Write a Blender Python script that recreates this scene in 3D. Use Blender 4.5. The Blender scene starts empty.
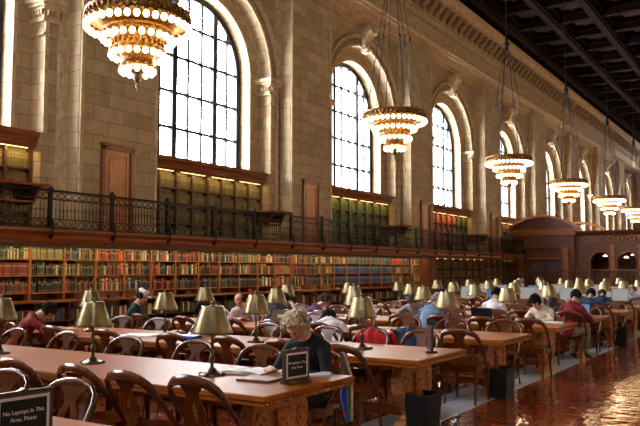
import bpy, math, random
from math import sin, cos, pi, radians, atan, tan, sqrt
from mathutils import Vector, Matrix
random.seed(7)
scn = bpy.context.scene
col = scn.collection

# ---------------------------------------------------------------- camera
FPX = 740.0; EYE = 1.63
pitch = atan(57 / FPX); yaw = atan(480 / FPX * cos(pitch))
cd = bpy.data.cameras.new('camera'); cam = bpy.data.objects.new('camera', cd); col.objects.link(cam)
cd.sensor_fit = 'HORIZONTAL'; cd.sensor_width = 36; cd.lens = FPX / 640 * 36; cd.clip_end = 300
cam.location = (0, 0, EYE); cam.rotation_euler = (pi / 2 + pitch, 0, yaw)
scn.camera = cam
# ---------------------------------------------------------------- light and exposure
SKY = 52.0; PORTAL = True; BULB = 12.0; SHELF_W = 5.5; CHAND_W = 400.0
scn.view_settings.view_transform = 'Standard'; scn.view_settings.look = 'None'
scn.view_settings.gamma = 1; scn.view_settings.use_curve_mapping = False
scn.view_settings.exposure = -0.1
w = bpy.data.worlds.new('daylight'); scn.world = w; w.use_nodes = True
w.node_tree.nodes['Background'].inputs[0].default_value = (0.98, 0.985, 1.0, 1)
w.node_tree.nodes['Background'].inputs[1].default_value = SKY
scn.cycles.max_bounces = 7; scn.cycles.transparent_max_bounces = 12
scn.cycles.sample_clamp_indirect = 6.0
scn.cycles.use_denoising = True

YC = [-1.1, 8.5, 17.8, 27.4, 37.0, 46.6, 56.2, 65.8, 75.4, 85.0]      # centres of the arched windows
Y0, Y1 = -5.9, 89.8
XL, XR = -16.6, 13.2; MID = -1.7                                       # room is symmetric about x = MID
SPRING = 8.35
def window_light(y, side):
    d = bpy.data.lights.new('window_portal', 'AREA'); d.shape = 'RECTANGLE'; d.size = 5.6; d.size_y = 4.6
    d.cycles.is_portal = True
    o = bpy.data.objects.new('window_portal', d); col.objects.link(o)
    x = -16.75 if side < 0 else 2 * MID + 16.75
    o.location = (x, y, 7.8); o.rotation_euler = (0, -pi / 2 if side < 0 else pi / 2, 0)
if PORTAL:
    for y in YC[:7]: window_light(y, -1)

# ---------------------------------------------------------------- helpers
KIDS = {}
class MB:
    def __init__(s): s.v = []; s.f = []; s.m = []; s.sm = []; s.cur = 0; s.col = None; s.cols = []
    def add(s, vs, fs, smooth=False):
        b = len(s.v); s.v += [tuple(p) for p in vs]
        for f in fs:
            s.f.append(tuple(i + b for i in f)); s.m.append(s.cur); s.sm.append(smooth); s.cols.append(s.col)
        return s
    def box(s, x0, x1, y0, y1, z0, z1):
        return s.add([(x0,y0,z0),(x1,y0,z0),(x1,y1,z0),(x0,y1,z0),(x0,y0,z1),(x1,y0,z1),(x1,y1,z1),(x0,y1,z1)],
              [(0,3,2,1),(4,5,6,7),(0,1,5,4),(1,2,6,5),(2,3,7,6),(3,0,4,7)])
    def cbox(s, x0, x1, y0, y1, z0, z1, c=.01):
        """box with chamfered upper and lower edges"""
        r = [(z0, c), (z0 + c, 0), (z1 - c, 0), (z1, c)]; vs = []; fs = []
        for z, k in r: vs += [(x0+k,y0+k,z),(x1-k,y0+k,z),(x1-k,y1-k,z),(x0+k,y1-k,z)]
        for i in range(3):
            for j in range(4):
                fs.append((4*i+j, 4*i+(j+1)%4, 4*i+4+(j+1)%4, 4*i+4+j))
        fs += [(3,2,1,0),(12,13,14,15)]
        return s.add(vs, fs)
    def prism(s, poly, axis, a, b, smooth=False):
        n = len(poly)
        def P(p, q):
            return {'x':(q,p[0],p[1]),'y':(p[0],q,p[1]),'z':(p[0],p[1],q)}[axis]
        vs = [P(p, a) for p in poly] + [P(p, b) for p in poly]
        return s.add(vs, [tuple(range(n))[::-1], tuple(range(n, 2*n))] + [(i,(i+1)%n,n+(i+1)%n,n+i) for i in range(n)], smooth)
    def lathe(s, prof, c=(0,0,0), n=16, cap=True):
        vs = []; fs = []
        for r, z in prof:
            for k in range(n):
                a = 2*pi*k/n; vs.append((c[0]+r*cos(a), c[1]+r*sin(a), c[2]+z))
        for i in range(len(prof)-1):
            for k in range(n):
                fs.append((i*n+k, i*n+(k+1)%n, (i+1)*n+(k+1)%n, (i+1)*n+k))
        s.add(vs, fs, True)
        if cap:
            m = len(prof)-1
            s.add(vs[:n], [tuple(range(n))[::-1]]); s.add(vs[m*n:], [tuple(range(n))])
        return s
    def tube(s, pts, r, n=8, sx=1.0, up=(0,0,1), closed=False, cap=True):
        pts = [Vector(p) for p in pts]; N = len(pts); vs = []; fs = []
        rs = r if isinstance(r, (list, tuple)) else [r]*N
        for i, p in enumerate(pts):
            if closed: t = pts[(i+1)%N] - pts[i-1]
            else: t = pts[min(i+1,N-1)] - pts[max(i-1,0)]
            t.normalize(); u = Vector(up)
            if abs(t.dot(u)) > .97: u = Vector((1,0,0)) if abs(t.x) < .9 else Vector((0,1,0))
            a = t.cross(u).normalized(); b = a.cross(t).normalized()
            rr = rs[i]; ra, rb = (rr*sx, rr) if not isinstance(rr, tuple) else rr
            for k in range(n):
                th = 2*pi*k/n; vs.append(p + a*ra*cos(th) + b*rb*sin(th))
        for i in range(N if closed else N-1):
            j = (i+1) % N
            for k in range(n): fs.append((i*n+k, i*n+(k+1)%n, j*n+(k+1)%n, j*n+k))
        s.add(vs, fs, True)
        if cap and not closed: s.add(vs[:n], [tuple(range(n))[::-1]]); s.add(vs[-n:], [tuple(range(n))])
        return s
    def ell(s, c, r, nu=12, nv=8, rot=None):
        vs = []; fs = []
        for i in range(nv+1):
            ph = -pi/2 + pi*i/nv
            for k in range(nu):
                a = 2*pi*k/nu; q = Vector((r[0]*cos(ph)*cos(a), r[1]*cos(ph)*sin(a), r[2]*sin(ph)))
                if rot is not None: q = rot @ q
                vs.append(q + Vector(c))
        for i in range(nv):
            for k in range(nu): fs.append((i*nu+k, i*nu+(k+1)%nu, (i+1)*nu+(k+1)%nu, (i+1)*nu+k))
        return s.add(vs, fs, True)
    def build(s, name, mats, parent=None, loc=None, rz=0):
        me = bpy.data.meshes.new(name); me.from_pydata(s.v, [], s.f)
        for m in (mats if isinstance(mats, (list, tuple)) else [mats]): me.materials.append(m)
        me.polygons.foreach_set('material_index', s.m); me.polygons.foreach_set('use_smooth', s.sm)
        if any(c is not None for c in s.cols):
            at = me.attributes.new('own_colour', 'FLOAT_COLOR', 'CORNER')
            buf = []
            for f, c in zip(s.f, s.cols): buf += list((c or (.1,.1,.1)) + (1,)) * len(f)
            at.data.foreach_set('color', buf)
        me.validate(); me.update()
        o = bpy.data.objects.new(name, me); col.objects.link(o)
        if parent: o.parent = parent; KIDS.setdefault(parent.name, []).append(o)
        if loc: o.location = loc
        if rz: o.rotation_euler.z = rz
        return o
def tag(o, label=None, cat=None, group=None, kind=None):
    if label: o['label'] = label
    if cat: o['category'] = cat
    if group: o['group'] = group
    if kind: o['kind'] = kind
    return o
def empty(name, loc=(0,0,0), rz=0):
    o = bpy.data.objects.new(name, None); col.objects.link(o); o.location = loc; o.rotation_euler.z = rz
    o.empty_display_size = .05
    return o
def dup(o, loc=None, rz=None, parent=None, label=None, skip=()):
    c = o.copy(); col.objects.link(c)
    if parent is not None: c.parent = parent
    if loc is not None: c.location = loc
    if rz is not None: c.rotation_euler.z = rz
    if label: c['label'] = label
    if parent is not None: KIDS.setdefault(parent.name, []).append(c)
    for ch in list(KIDS.get(o.name, ())):
        if ch.name.split('.')[0] not in skip: dup(ch, parent=c, skip=skip)
    return c
ORD = ['first','second','third','fourth','fifth','sixth','seventh','eighth','ninth','tenth','eleventh','twelfth','thirteenth','fourteenth',
       'fifteenth','sixteenth','seventeenth','eighteenth','nineteenth','twentieth','twenty-first','twenty-second','twenty-third','twenty-fourth','twenty-fifth','twenty-sixth','twenty-seventh','twenty-eighth']

# ---------------------------------------------------------------- materials
def nodes(name):
    m = bpy.data.materials.new(name); m.use_nodes = True; t = m.node_tree
    return m, t, t.nodes['Principled BSDF']
def mat(name, c, rough=.5, metal=0., var=.0, scale=8., coat=0., spec=.5, bump=0., stretch=(1,1,1), c2=None, coord='Object'):
    m, t, b = nodes(name)
    b.inputs['Base Color'].default_value = (*c, 1); b.inputs['Roughness'].default_value = rough
    b.inputs['Metallic'].default_value = metal; b.inputs['Coat Weight'].default_value = coat
    b.inputs['Coat Roughness'].default_value = .12; b.inputs['Specular IOR Level'].default_value = spec
    if var or c2 or bump:
        tc = t.nodes.new('ShaderNodeTexCoord'); mp = t.nodes.new('ShaderNodeMapping'); mp.inputs['Scale'].default_value = stretch
        nz = t.nodes.new('ShaderNodeTexNoise'); nz.inputs['Scale'].default_value = scale; nz.inputs['Detail'].default_value = 5
        t.links.new(tc.outputs[coord], mp.inputs[0]); t.links.new(mp.outputs[0], nz.inputs[0])
        rp = t.nodes.new('ShaderNodeValToRGB'); rp.color_ramp.elements[0].position = .32; rp.color_ramp.elements[1].position = .68
        c1 = c2 or tuple(x*(1-var) for x in c); c3 = c if c2 else tuple(min(1, x*(1+var)) for x in c)
        rp.color_ramp.elements[0].color = (*c1, 1); rp.color_ramp.elements[1].color = (*c3, 1)
        t.links.new(nz.outputs[0], rp.inputs[0]); t.links.new(rp.outputs[0], b.inputs['Base Color'])
        if bump:
            bp = t.nodes.new('ShaderNodeBump'); bp.inputs['Strength'].default_value = bump; bp.inputs['Distance'].default_value = .02
            t.links.new(nz.outputs[0], bp.inputs['Height']); t.links.new(bp.outputs[0], b.inputs['Normal'])
    return m
def emis(name, c, s, base=(.8,.8,.8)):
    m, t, b = nodes(name); b.inputs['Base Color'].default_value = (*base, 1)
    b.inputs['Emission Color'].default_value = (*c, 1); b.inputs['Emission Strength'].default_value = s
    return m
def stone_mat(name, c1, c2, mortar, bw=.98, rh=.39):
    m, t, b = nodes(name); b.inputs['Roughness'].default_value = .75; b.inputs['Specular IOR Level'].default_value = .25
    g = t.nodes.new('ShaderNodeNewGeometry'); sp = t.nodes.new('ShaderNodeSeparateXYZ'); t.links.new(g.outputs['Position'], sp.inputs[0])
    ad = t.nodes.new('ShaderNodeMath'); ad.operation = 'ADD'; t.links.new(sp.outputs[0], ad.inputs[0]); t.links.new(sp.outputs[1], ad.inputs[1])
    cb = t.nodes.new('ShaderNodeCombineXYZ'); t.links.new(ad.outputs[0], cb.inputs[0]); t.links.new(sp.outputs[2], cb.inputs[1])
    br = t.nodes.new('ShaderNodeTexBrick'); t.links.new(cb.outputs[0], br.inputs[0])
    br.inputs['Color1'].default_value = (*c1,1); br.inputs['Color2'].default_value = (*c2,1); br.inputs['Mortar'].default_value = (*mortar,1)
    br.inputs['Scale'].default_value = 1; br.inputs['Mortar Size'].default_value = .009; br.inputs['Brick Width'].default_value = bw
    br.inputs['Row Height'].default_value = rh; br.inputs['Bias'].default_value = 0
    nz = t.nodes.new('ShaderNodeTexNoise'); nz.inputs['Scale'].default_value = 3; nz.inputs['Detail'].default_value = 8
    t.links.new(g.outputs['Position'], nz.inputs[0])
    mx = t.nodes.new('ShaderNodeMix'); mx.data_type = 'RGBA'; mx.blend_type = 'MULTIPLY'; mx.inputs[0].default_value = .55
    rp = t.nodes.new('ShaderNodeValToRGB'); rp.color_ramp.elements[0].position=.3; rp.color_ramp.elements[0].color=(.55,.55,.55,1); rp.color_ramp.elements[1].position=.7
    t.links.new(nz.outputs[0], rp.inputs[0]); t.links.new(br.outputs[0], mx.inputs[6]); t.links.new(rp.outputs[0], mx.inputs[7])
    t.links.new(mx.outputs[2], b.inputs['Base Color'])
    return m
M = {}
M['stone'] = stone_mat('tan_limestone', (.50,.385,.23), (.38,.29,.165), (.20,.13,.065))
M['stone_plain'] = mat('carved_limestone', (.47,.37,.23), .75, var=.25, scale=5, bump=.3, spec=.25)
M['stone_ornament'] = mat('ornament_limestone', (.43,.335,.205), .75, c2=(.10,.065,.035), scale=16, bump=.8, spec=.2)
M['frame_metal'] = mat('black_window_metal', (.012,.014,.02), .5)
M['wood_dark'] = mat('dark_walnut', (.085,.028,.012), .4, var=.4, scale=6, stretch=(1,.15,6), coat=.15)
M['wood_red'] = mat('red_brown_wood', (.19,.052,.014), .38, var=.35, scale=5, stretch=(1,.2,5), coat=.15)
M['wood_case'] = mat('bookcase_oak', (.40,.14,.03), .42, var=.3, scale=6, stretch=(3,3,.4), coat=.1)
M['wood_screen'] = mat('screen_walnut', (.095,.023,.007), .4, var=.4, scale=4, stretch=(1,1,5), coat=.1)
M['screen_trim'] = mat('screen_trim_oak', (.27,.08,.02), .4, var=.3, scale=6, coat=.1)
M['wood_door'] = mat('door_oak', (.40,.14,.035), .35, var=.3, scale=5, stretch=(4,4,.5), coat=.2)
M['wood_table'] = mat('table_oak', (.27,.072,.009), .38, var=.3, scale=5, stretch=(.35,5,5), coat=0, spec=.10)
M['wood_carved'] = mat('carved_oak', (.66,.27,.07), .45, c2=(.26,.085,.02), scale=30, bump=.3)
M['wood_chair'] = mat('chair_mahogany', (.085,.017,.002), .22, var=.35, scale=7, coat=.12, spec=.35, stretch=(3,3,1))
M['wood_chair_light'] = mat('chair_oak', (.42,.155,.045), .28, var=.3, scale=7, coat=.6, stretch=(3,3,1))
M['iron'] = mat('black_iron', (.008,.006,.005), .5, 0, spec=.25)
M['brass'] = mat('aged_brass', (.20,.155,.085), .34, 1., var=.2, scale=9)
M['bronze'] = mat('dark_bronze', (.09,.06,.035), .32, .85)
M['gilt'] = mat('gilt_filigree', (.42,.21,.05), .4, .7, c2=(.02,.01,.004), scale=26, bump=.5)
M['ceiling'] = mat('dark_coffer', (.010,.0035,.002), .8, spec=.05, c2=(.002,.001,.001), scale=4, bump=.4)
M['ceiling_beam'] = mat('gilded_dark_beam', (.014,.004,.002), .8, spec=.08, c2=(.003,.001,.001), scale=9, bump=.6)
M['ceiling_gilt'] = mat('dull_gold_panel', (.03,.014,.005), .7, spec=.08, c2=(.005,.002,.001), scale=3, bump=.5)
M['wood_frame'] = mat('dark_mahogany_frame', (.05,.014,.008), .4)
M['black'] = mat('black_plastic', (.010,.010,.011), .6, spec=.2)
M['bulb'] = emis('warm_bulb', (1,.66,.30), BULB)
M['strip'] = emis('warm_strip_light', (1,.62,.22), 4)
M['paper'] = mat('white_paper', (.8,.78,.76), .7)
M['skin'] = mat('skin', (.55,.31,.21), .5)
M['silver'] = mat('silver_mat_board', (.62,.64,.74), .5)
M['lettering'] = mat('white_lettering', (.75,.75,.75), .6)
def attr_mat(name, rough=.55):
    m, t, b = nodes(name); b.inputs['Roughness'].default_value = rough
    a = t.nodes.new('ShaderNodeAttribute'); a.attribute_name = 'own_colour'; t.links.new(a.outputs[0], b.inputs['Base Color'])
    return m
M['cover'] = attr_mat('book_cover')
# glass
m, t, b = nodes('window_glass'); M['glass'] = m; t.nodes.remove(b)
tr = t.nodes.new('ShaderNodeBsdfTransparent'); tr.inputs[0].default_value = (.97,.98,1,1)
gl = t.nodes.new('ShaderNodeBsdfGlossy'); gl.inputs['Roughness'].default_value = .05
mx = t.nodes.new('ShaderNodeMixShader'); mx.inputs[0].default_value = .035
t.links.new(tr.outputs[0], mx.inputs[1]); t.links.new(gl.outputs[0], mx.inputs[2])
t.links.new(mx.outputs[0], t.nodes['Material Output'].inputs[0])
# floors
def tile_mat(name, c1, c2, mortar, size, rough, wav, offset=0., coat=.0):
    m, t, b = nodes(name); b.inputs['Roughness'].default_value = rough; b.inputs['Specular IOR Level'].default_value = .6
    b.inputs['Coat Weight'].default_value = coat; b.inputs['Coat Roughness'].default_value = rough*.8
    g = t.nodes.new('ShaderNodeNewGeometry')
    br = t.nodes.new('ShaderNodeTexBrick'); t.links.new(g.outputs['Position'], br.inputs[0]); br.offset = offset
    br.inputs['Color1'].default_value = (*c1,1); br.inputs['Color2'].default_value = (*c2,1); br.inputs['Mortar'].default_value = (*mortar,1)
    br.inputs['Scale'].default_value = 1; br.inputs['Mortar Size'].default_value = .006; br.inputs['Brick Width'].default_value = size[0]
    br.inputs['Row Height'].default_value = size[1]
    t.links.new(br.outputs[0], b.inputs['Base Color'])
    nz = t.nodes.new('ShaderNodeTexNoise'); nz.inputs['Scale'].default_value = 5.5; nz.inputs['Detail'].default_value = 2
    t.links.new(g.outputs['Position'], nz.inputs[0])
    bp = t.nodes.new('ShaderNodeBump'); bp.inputs['Strength'].default_value = wav; bp.inputs['Distance'].default_value = .02
    ad = t.nodes.new('ShaderNodeMath'); ad.operation = 'MULTIPLY_ADD'; ad.inputs[1].default_value = -.15
    t.links.new(br.outputs[1], ad.inputs[0]); t.links.new(nz.outputs[0], ad.inputs[2])
    t.links.new(ad.outputs[0], bp.inputs['Height']); t.links.new(bp.outputs[0], b.inputs['Normal'])
    if coat: t.links.new(bp.outputs[0], b.inputs['Coat Normal'])
    return m
M['tile'] = tile_mat('red_quarry_tile', (.34,.050,.010), (.18,.030,.007), (.36,.13,.06), (.36,.18), .11, .45, .5, .5)
M['marble'] = tile_mat('grey_marble_border', (.58,.62,.72), (.50,.54,.62), (.2,.2,.21), (.62,.9), .18, .06)

# ================================================================= THE SETTING
def struct(o): o['kind'] = 'structure'; return o
b = MB(); b.box(XL, XR, Y0, Y1, -.3, 0)
struct(b.build('floor', M['tile']))
for i, (x0, x1) in enumerate([(-3.97, -3.33), (-.07, .57)]):
    b = MB(); b.box(x0, x1, Y0, 43, 0, .004); struct(b.build('trim_%d' % (i+1), M['marble']))

def wall_layer(B, y0, y1, zb, zt, yc, h, x0, x1, n=28, zo=None):
    """wall slab x0..x1 with an arched opening; below zo (sill) the opening is closed"""
    B.box(x0, x1, y0, yc-h, zb, zt); B.box(x0, x1, yc+h, y1, zb, zt)
    if zo and zo > zb: B.box(x0, x1, yc-h, yc+h, zb, zo)
    P = [(yc - h*cos(pi*i/n), SPRING + h*sin(pi*i/n)) for i in range(n+1)]
    for i in range(n):
        (a, c), (d, e) = P[i], P[i+1]
        B.add([(x0,a,c),(x0,d,e),(x0,d,zt),(x0,a,zt),(x1,a,c),(x1,d,e),(x1,d,zt),(x1,a,zt)],
              [(0,1,2,3),(7,6,5,4),(1,0,4,5)])
def arch_band(B, yc, r0, r1, x0, x1, n=36, zc=SPRING):
    vs = []; fs = []
    for i in range(n+1):
        a = pi*i/n
        for r, x in ((r0,x0),(r1,x0),(r1,x1),(r0,x1)): vs.append((x, yc-r*cos(a), zc+r*sin(a)))
    for i in range(n):
        for k in range(4): fs.append((4*i+k, 4*i+(k+1)%4, 4*i+4+(k+1)%4, 4*i+4+k))
    B.add(vs, fs); B.add(vs[:4], [(3,2,1,0)]); B.add(vs[-4:], [(0,1,2,3)])

ZT = 15.4
PIERS = [(2.3, 5.0), (12.03, 14.72), (21.2, 23.9), (30.75, 33.25), (40.45, 43.1), (50.05, 52.75), (59.65, 62.35), (69.25, 71.95), (78.85, 81.5)]
W = MB()
for k, yc in enumerate(YC):
    lo = Y0 if k == 0 else (YC[k-1]+yc)/2; hi = Y1 if k == len(YC)-1 else (yc+YC[k+1])/2
    wall_layer(W, lo, hi, 0, ZT, yc, 2.87, -15.97, -15.5)
    wall_layer(W, lo, hi, 0, ZT, yc, 2.3, XL, -15.97, zo=4.9)
for (a, c) in PIERS: W.box(-15.5, -14.95, a, c, 0, 12.7)
wall_left = struct(W.build('wall_left', M['stone']))
W = MB(); W.box(2*MID+15.5, XR, Y0, Y1, 0, ZT)
for (a, c) in PIERS: W.box(2*MID+14.95, 2*MID+15.5, a, c, 0, 12.7)
struct(W.build('wall_right', M['stone']))  # unseen wall, left windowless to hold down light from this side
b = MB(); b.box(XL, XR, Y1, Y1+.4, 0, ZT); struct(b.build('wall_far', M['stone']))
b = MB(); b.box(XL, XR, Y0-.4, Y0, 0, ZT); struct(b.build('wall_near', M['stone']))
def mirror(o, name=None):
    c = o.copy(); col.objects.link(c); c.scale.x = -1; c.location.x = 2*MID - o.location.x
    for ch in o.children:
        d = ch.copy(); col.objects.link(d); d.parent = c
    return c
trim_no = [3]
def trim(B, m, both=False):
    o = struct(B.build('trim_%d' % trim_no[0], m)); trim_no[0] += 1
    if both:
        c = mirror(o); c.name = 'trim_%d' % trim_no[0]; trim_no[0] += 1
    return o
# windows: black metal grid and panes
for k, yc in enumerate(YC):
    F = MB(); x0, x1 = -16.5, -16.36
    arch_band(F, yc, 2.10, 2.31, x0, x1); F.box(x0, x1, yc-2.31, yc-2.10, 4.9, SPRING); F.box(x0, x1, yc+2.10, yc+2.31, 4.9, SPRING)
    F.box(x0, x1, yc-2.3, yc+2.3, 4.88, 5.02)
    for d in (-1.6, -.96, -.32, .32, .96, 1.6):
        t_ = .105 if abs(abs(d)-.96) < .01 else .048
        z1 = SPRING + sqrt(2.2**2 - d*d)
        F.box(x0+.02, x1-.02 + (.03 if t_ > .05 else 0), yc+d-t_, yc+d+t_, 5, z1)
    for z in (6.09, 7.24, 8.4, 9.5):
        h = 2.2 if z <= SPRING else sqrt(2.2**2-(z-SPRING)**2)
        F.box(x0+.03, x1-.01, yc-h, yc+h, z-.046, z+.046)
    o = struct(F.build('window_%d' % (k+1), M['frame_metal']))
    G = MB(); P = [(yc-2.2, 5.0)] + [(yc-2.2*cos(pi*i/24), SPRING+2.2*sin(pi*i/24)) for i in range(25)] + [(yc+2.2, 5.0)]
    G.add([(-16.44, a, c) for a, c in P], [tuple(range(len(P)))]); g = G.build('pane', M['glass'], o)
# capitals, archivolts, keystones
for k, yc in enumerate(YC):
    B = MB()
    arch_band(B, yc, 2.87, 2.97, -15.5, -15.44); arch_band(B, yc, 3.27, 3.36, -15.5, -15.36); arch_band(B, yc, 3.22, 3.27, -15.5, -15.41)
    arch_band(B, yc, 2.3, 2.40, -15.97, -15.92); arch_band(B, yc, 2.76, 2.87, -15.97, -15.90)
    for s in (-1, 1):
        y = yc + s*2.87
        B.box(-15.5, -15.44, *sorted((y, y+s*.1)), 5, SPRING); B.box(-15.5, -15.38, *sorted((yc+s*3.27, yc+s*3.36)), 2.5, SPRING)
        B.box(-15.97, -15.92, *sorted((yc+s*2.3, yc+s*2.40)), 5, SPRING)
    trim(B, M['stone_plain'])
    B = MB(); arch_band(B, yc, 2.97, 3.22, -15.5, -15.46)
    n = 64
    for i in range(n):
        a = pi*(i+.5)/n; r = 3.095
        B.ell((-15.45, yc-r*cos(a), SPRING+r*sin(a)), (.035,.05,.05), 6, 4)
    trim(B, M['stone_ornament'])
    B = MB()                                            # capitals at the springing
    for s in (-1, 1):
        y = yc + s*2.87
        def ring(d, z0, z1, B=B, s=s, y=y, yc=yc):
            B.box(-15.97, -15.5+d, *sorted((y - s*d, y + s*.5)), z0, z1)
        ring(.24, SPRING-.12, SPRING+.02); ring(.18, SPRING-.20, SPRING-.12); ring(.11, SPRING-.27, SPRING-.20)
        ring(.05, SPRING-.50, SPRING-.27); ring(.09, SPRING-.56, SPRING-.50); ring(.05, SPRING-.90, SPRING-.84)
        for q in range(5):                              # dentils
            x = -15.95 + q*.105; B.box(x, x+.055, *sorted((y - s*.12, y)), SPRING-.40, SPRING-.27)
            yy = y + s*(.02+q*.095); B.box(-15.5, -15.38, *sorted((yy, yy+s*.05)), SPRING-.40, SPRING-.27)
    trim(B, M['stone_plain'])
    B = MB()                                            # scrolled keystone
    z0, z1 = SPRING+2.62, SPRING+3.75
    P = [(-15.5, z0), (-15.28, z0+.02), (-15.22, z0+.12), (-15.27, z0+.24), (-15.24, z0+.5), (-15.10, z0+.72), (-14.97, z0+.86), (-14.95, z1-.06), (-15.02, z1), (-15.5, z1)]
    vs = [(x, yc-(.17+.13*(z-z0)), z) for x, z in P] + [(x, yc+(.17+.13*(z-z0)), z) for x, z in P]; n = len(P)
    B.add(vs, [tuple(range(n)), tuple(range(n, 2*n))[::-1]] + [((i+1)%n, i, n+i, n+(i+1)%n) for i in range(n)])
    for s in (-1, 1): B.tube([(-15.06, yc+s*.16, z1-.2), (-15.06, yc+s*.34, z1-.2)], .13, 12); B.tube([(-15.24, yc+s*.12, z0+.13), (-15.24, yc+s*.23, z0+.13)], .08, 10)
    trim(B, M['stone_plain'])
# pier edge mouldings and horizontal band
B = MB()
for (a, c) in PIERS:
    for y, s in ((a, 1), (c, -1)):
        B.box(-14.95, -14.90, *sorted((y + s*.02, y + s*.12)), 2.5, 12.2)
        B.box(-15.5, -15.38, *sorted((y - s*.16, y)), 2.5, 12.2)
for k in range(len(PIERS)-1):
    a, c = PIERS[k][1], PIERS[k+1][0]
    B.box(-15.5, -15.3, a, c, 12.25, 12.42); B.box(-15.5, -15.2, a, c, 12.42, 12.7)
trim(B, M['stone_plain'])
# entablature
B = MB()
B.prism([(-15.5,12.7),(-14.83,12.7),(-14.83,12.78),(-14.74,12.86),(-14.74,12.95),(-14.9,12.98),(-14.9,13.75),(-14.8,13.82),(-14.76,13.98),(-14.9,14.02),(-14.9,14.15),(-15.5,14.15)], 'y', Y0, Y1)
B.prism([(-15.5,14.15),(-14.84,14.15),(-14.84,14.86),(-14.32,14.9),(-14.3,15.02),(-14.16,15.12),(-14.1,15.28),(-14.1,15.4),(-15.5,15.4)], 'y', Y0, Y1)
trim(B, M['stone_plain'])
B = MB(); y = 6.
while y < 88:
    B.prism([(-14.84,14.25),(-14.72,14.22),(-14.62,14.36),(-14.45,14.5),(-14.36,14.66),(-14.36,14.84),(-14.84,14.84)], 'y', y, y+.32)
    B.tube([(-14.47,y-.03,14.68),(-14.47,y+.35,14.68)], .12, 8); B.ell((-14.6, y+.55, 14.84), (.14,.13,.07), 8, 4); y += .78
trim(B, M['stone_ornament'], False)
B = MB(); y = 8.
while y < 88: B.box(-14.82, -14.73, y, y+.10, 13.62, 13.74); y += .2
trim(B, M['stone_plain'], False)
# ceiling with beams and coffers
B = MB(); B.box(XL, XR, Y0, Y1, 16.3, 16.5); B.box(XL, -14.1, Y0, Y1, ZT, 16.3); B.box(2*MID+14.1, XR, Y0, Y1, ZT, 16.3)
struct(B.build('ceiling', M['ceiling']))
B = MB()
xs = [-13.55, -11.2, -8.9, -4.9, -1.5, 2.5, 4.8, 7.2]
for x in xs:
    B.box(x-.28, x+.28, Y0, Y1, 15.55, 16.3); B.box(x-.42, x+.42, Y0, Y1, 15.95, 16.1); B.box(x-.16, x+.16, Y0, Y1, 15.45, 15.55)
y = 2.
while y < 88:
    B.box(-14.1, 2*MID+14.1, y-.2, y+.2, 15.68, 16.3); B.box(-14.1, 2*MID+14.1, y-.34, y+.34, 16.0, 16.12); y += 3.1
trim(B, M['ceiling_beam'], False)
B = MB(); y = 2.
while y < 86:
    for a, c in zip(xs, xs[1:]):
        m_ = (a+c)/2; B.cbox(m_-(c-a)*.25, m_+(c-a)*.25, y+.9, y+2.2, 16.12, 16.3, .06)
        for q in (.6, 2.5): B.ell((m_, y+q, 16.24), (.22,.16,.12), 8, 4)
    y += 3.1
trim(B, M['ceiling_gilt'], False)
# gallery deck on the left wall
B = MB(); B.box(-15.5, -14.25, Y0, 45.2, 2.36, 2.5); B.box(-15.5, -14.9, Y0, 45.2, 2.225, 2.36)
B.prism([(-14.35,2.24),(-14.2,2.26),(-14.16,2.34),(-14.2,2.42),(-14.12,2.50),(-14.12,2.56),(-14.35,2.56)], 'y', Y0, 45.2)
trim(B, M['wood_red'], False)
lt = tag(empty('added_light_rail', (-14.42, 20, 2.2)), 'added slim light rail under the gallery edge, brightening the oak bookcases', 'light')  # added rail, no visible fixture; its lamps brighten the lower books
B = MB(); B.box(-.03,.03,-14,12,.0,.035); B.box(.02,.03,-14,12,-.05,.0); B.build('rail_housing', M['bronze'], lt)
for i in range(13):
    ld = bpy.data.lights.new('shelf_glow','AREA'); ld.shape='RECTANGLE'; ld.size=1.95; ld.size_y=.05; ld.energy=SHELF_W; ld.color=(1,.78,.50)
    lo = bpy.data.objects.new('shelf_glow', ld); col.objects.link(lo); lo.parent = lt; lo.location = (-.035,-13+2*i,.004); lo.rotation_euler=(radians(38),0,pi/2)
# door leaves on the piers (gallery level)
def gallery_door(n, yc, x=-14.95):
    w_, h = .54, 2.38
    D = MB(); D.box(x-.01, x+.015, yc-w_+.13, yc+w_-.13, 2.5, 2.5+h-.14); D.box(x-.01, x+.04, yc-w_+.13, yc-w_+.22, 2.5, 2.5+h-.14); D.box(x-.01, x+.04, yc+w_-.22, yc+w_-.13, 2.5, 2.5+h-.14)
    for z0, z1 in ((2.5,2.68),(3.3,3.42),(2.5+h-.26,2.5+h-.14)): D.box(x-.01, x+.04, yc-w_+.22, yc+w_-.22, z0, z1)
    for z0, z1 in ((2.75,3.23),(3.49,2.5+h-.33)): D.cbox(x, x+.03, yc-w_+.28, yc+w_-.28, z0, z1, .012)
    o = struct(D.build('door_%d' % n, M['wood_door']))
    F = MB()
    for s in (-1, 1): F.box(x, x+.09, *sorted((yc+s*w_, yc+s*(w_-.10))), 2.5, 2.5+h-.04); F.box(x, x+.06, *sorted((yc+s*(w_-.10), yc+s*(w_-.135))), 2.5, 2.5+h-.1)
    F.box(x, x+.09, yc-w_, yc+w_, 2.5+h-.14, 2.5+h-.04); F.box(x, x+.13, yc-w_-.04, yc+w_+.04, 2.5+h-.04, 2.5+h+.02)
    F.build('door_frame', M['wood_red'], o)
    H = MB(); H.box(x+.04, x+.055, yc+.28, yc+.33, 3.2, 3.42); H.tube([(x+.05,yc+.305,3.3),(x+.10,yc+.305,3.3)], .014, 8); H.ell((x+.12,yc+.305,3.3),(.02,.028,.028),8,6); H.build('door_handle', M['brass'], o)
    for z in (2.9, 4.4):
        K = MB(); K.box(x+.04, x+.05, yc-w_+.135, yc-w_+.165, z, z+.12); K.build('hinge', M['silver'], o)
for n, y in enumerate((3.7, 13.28, 22.45, 32.35, 41.8)): gallery_door(n+1, y)

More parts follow.
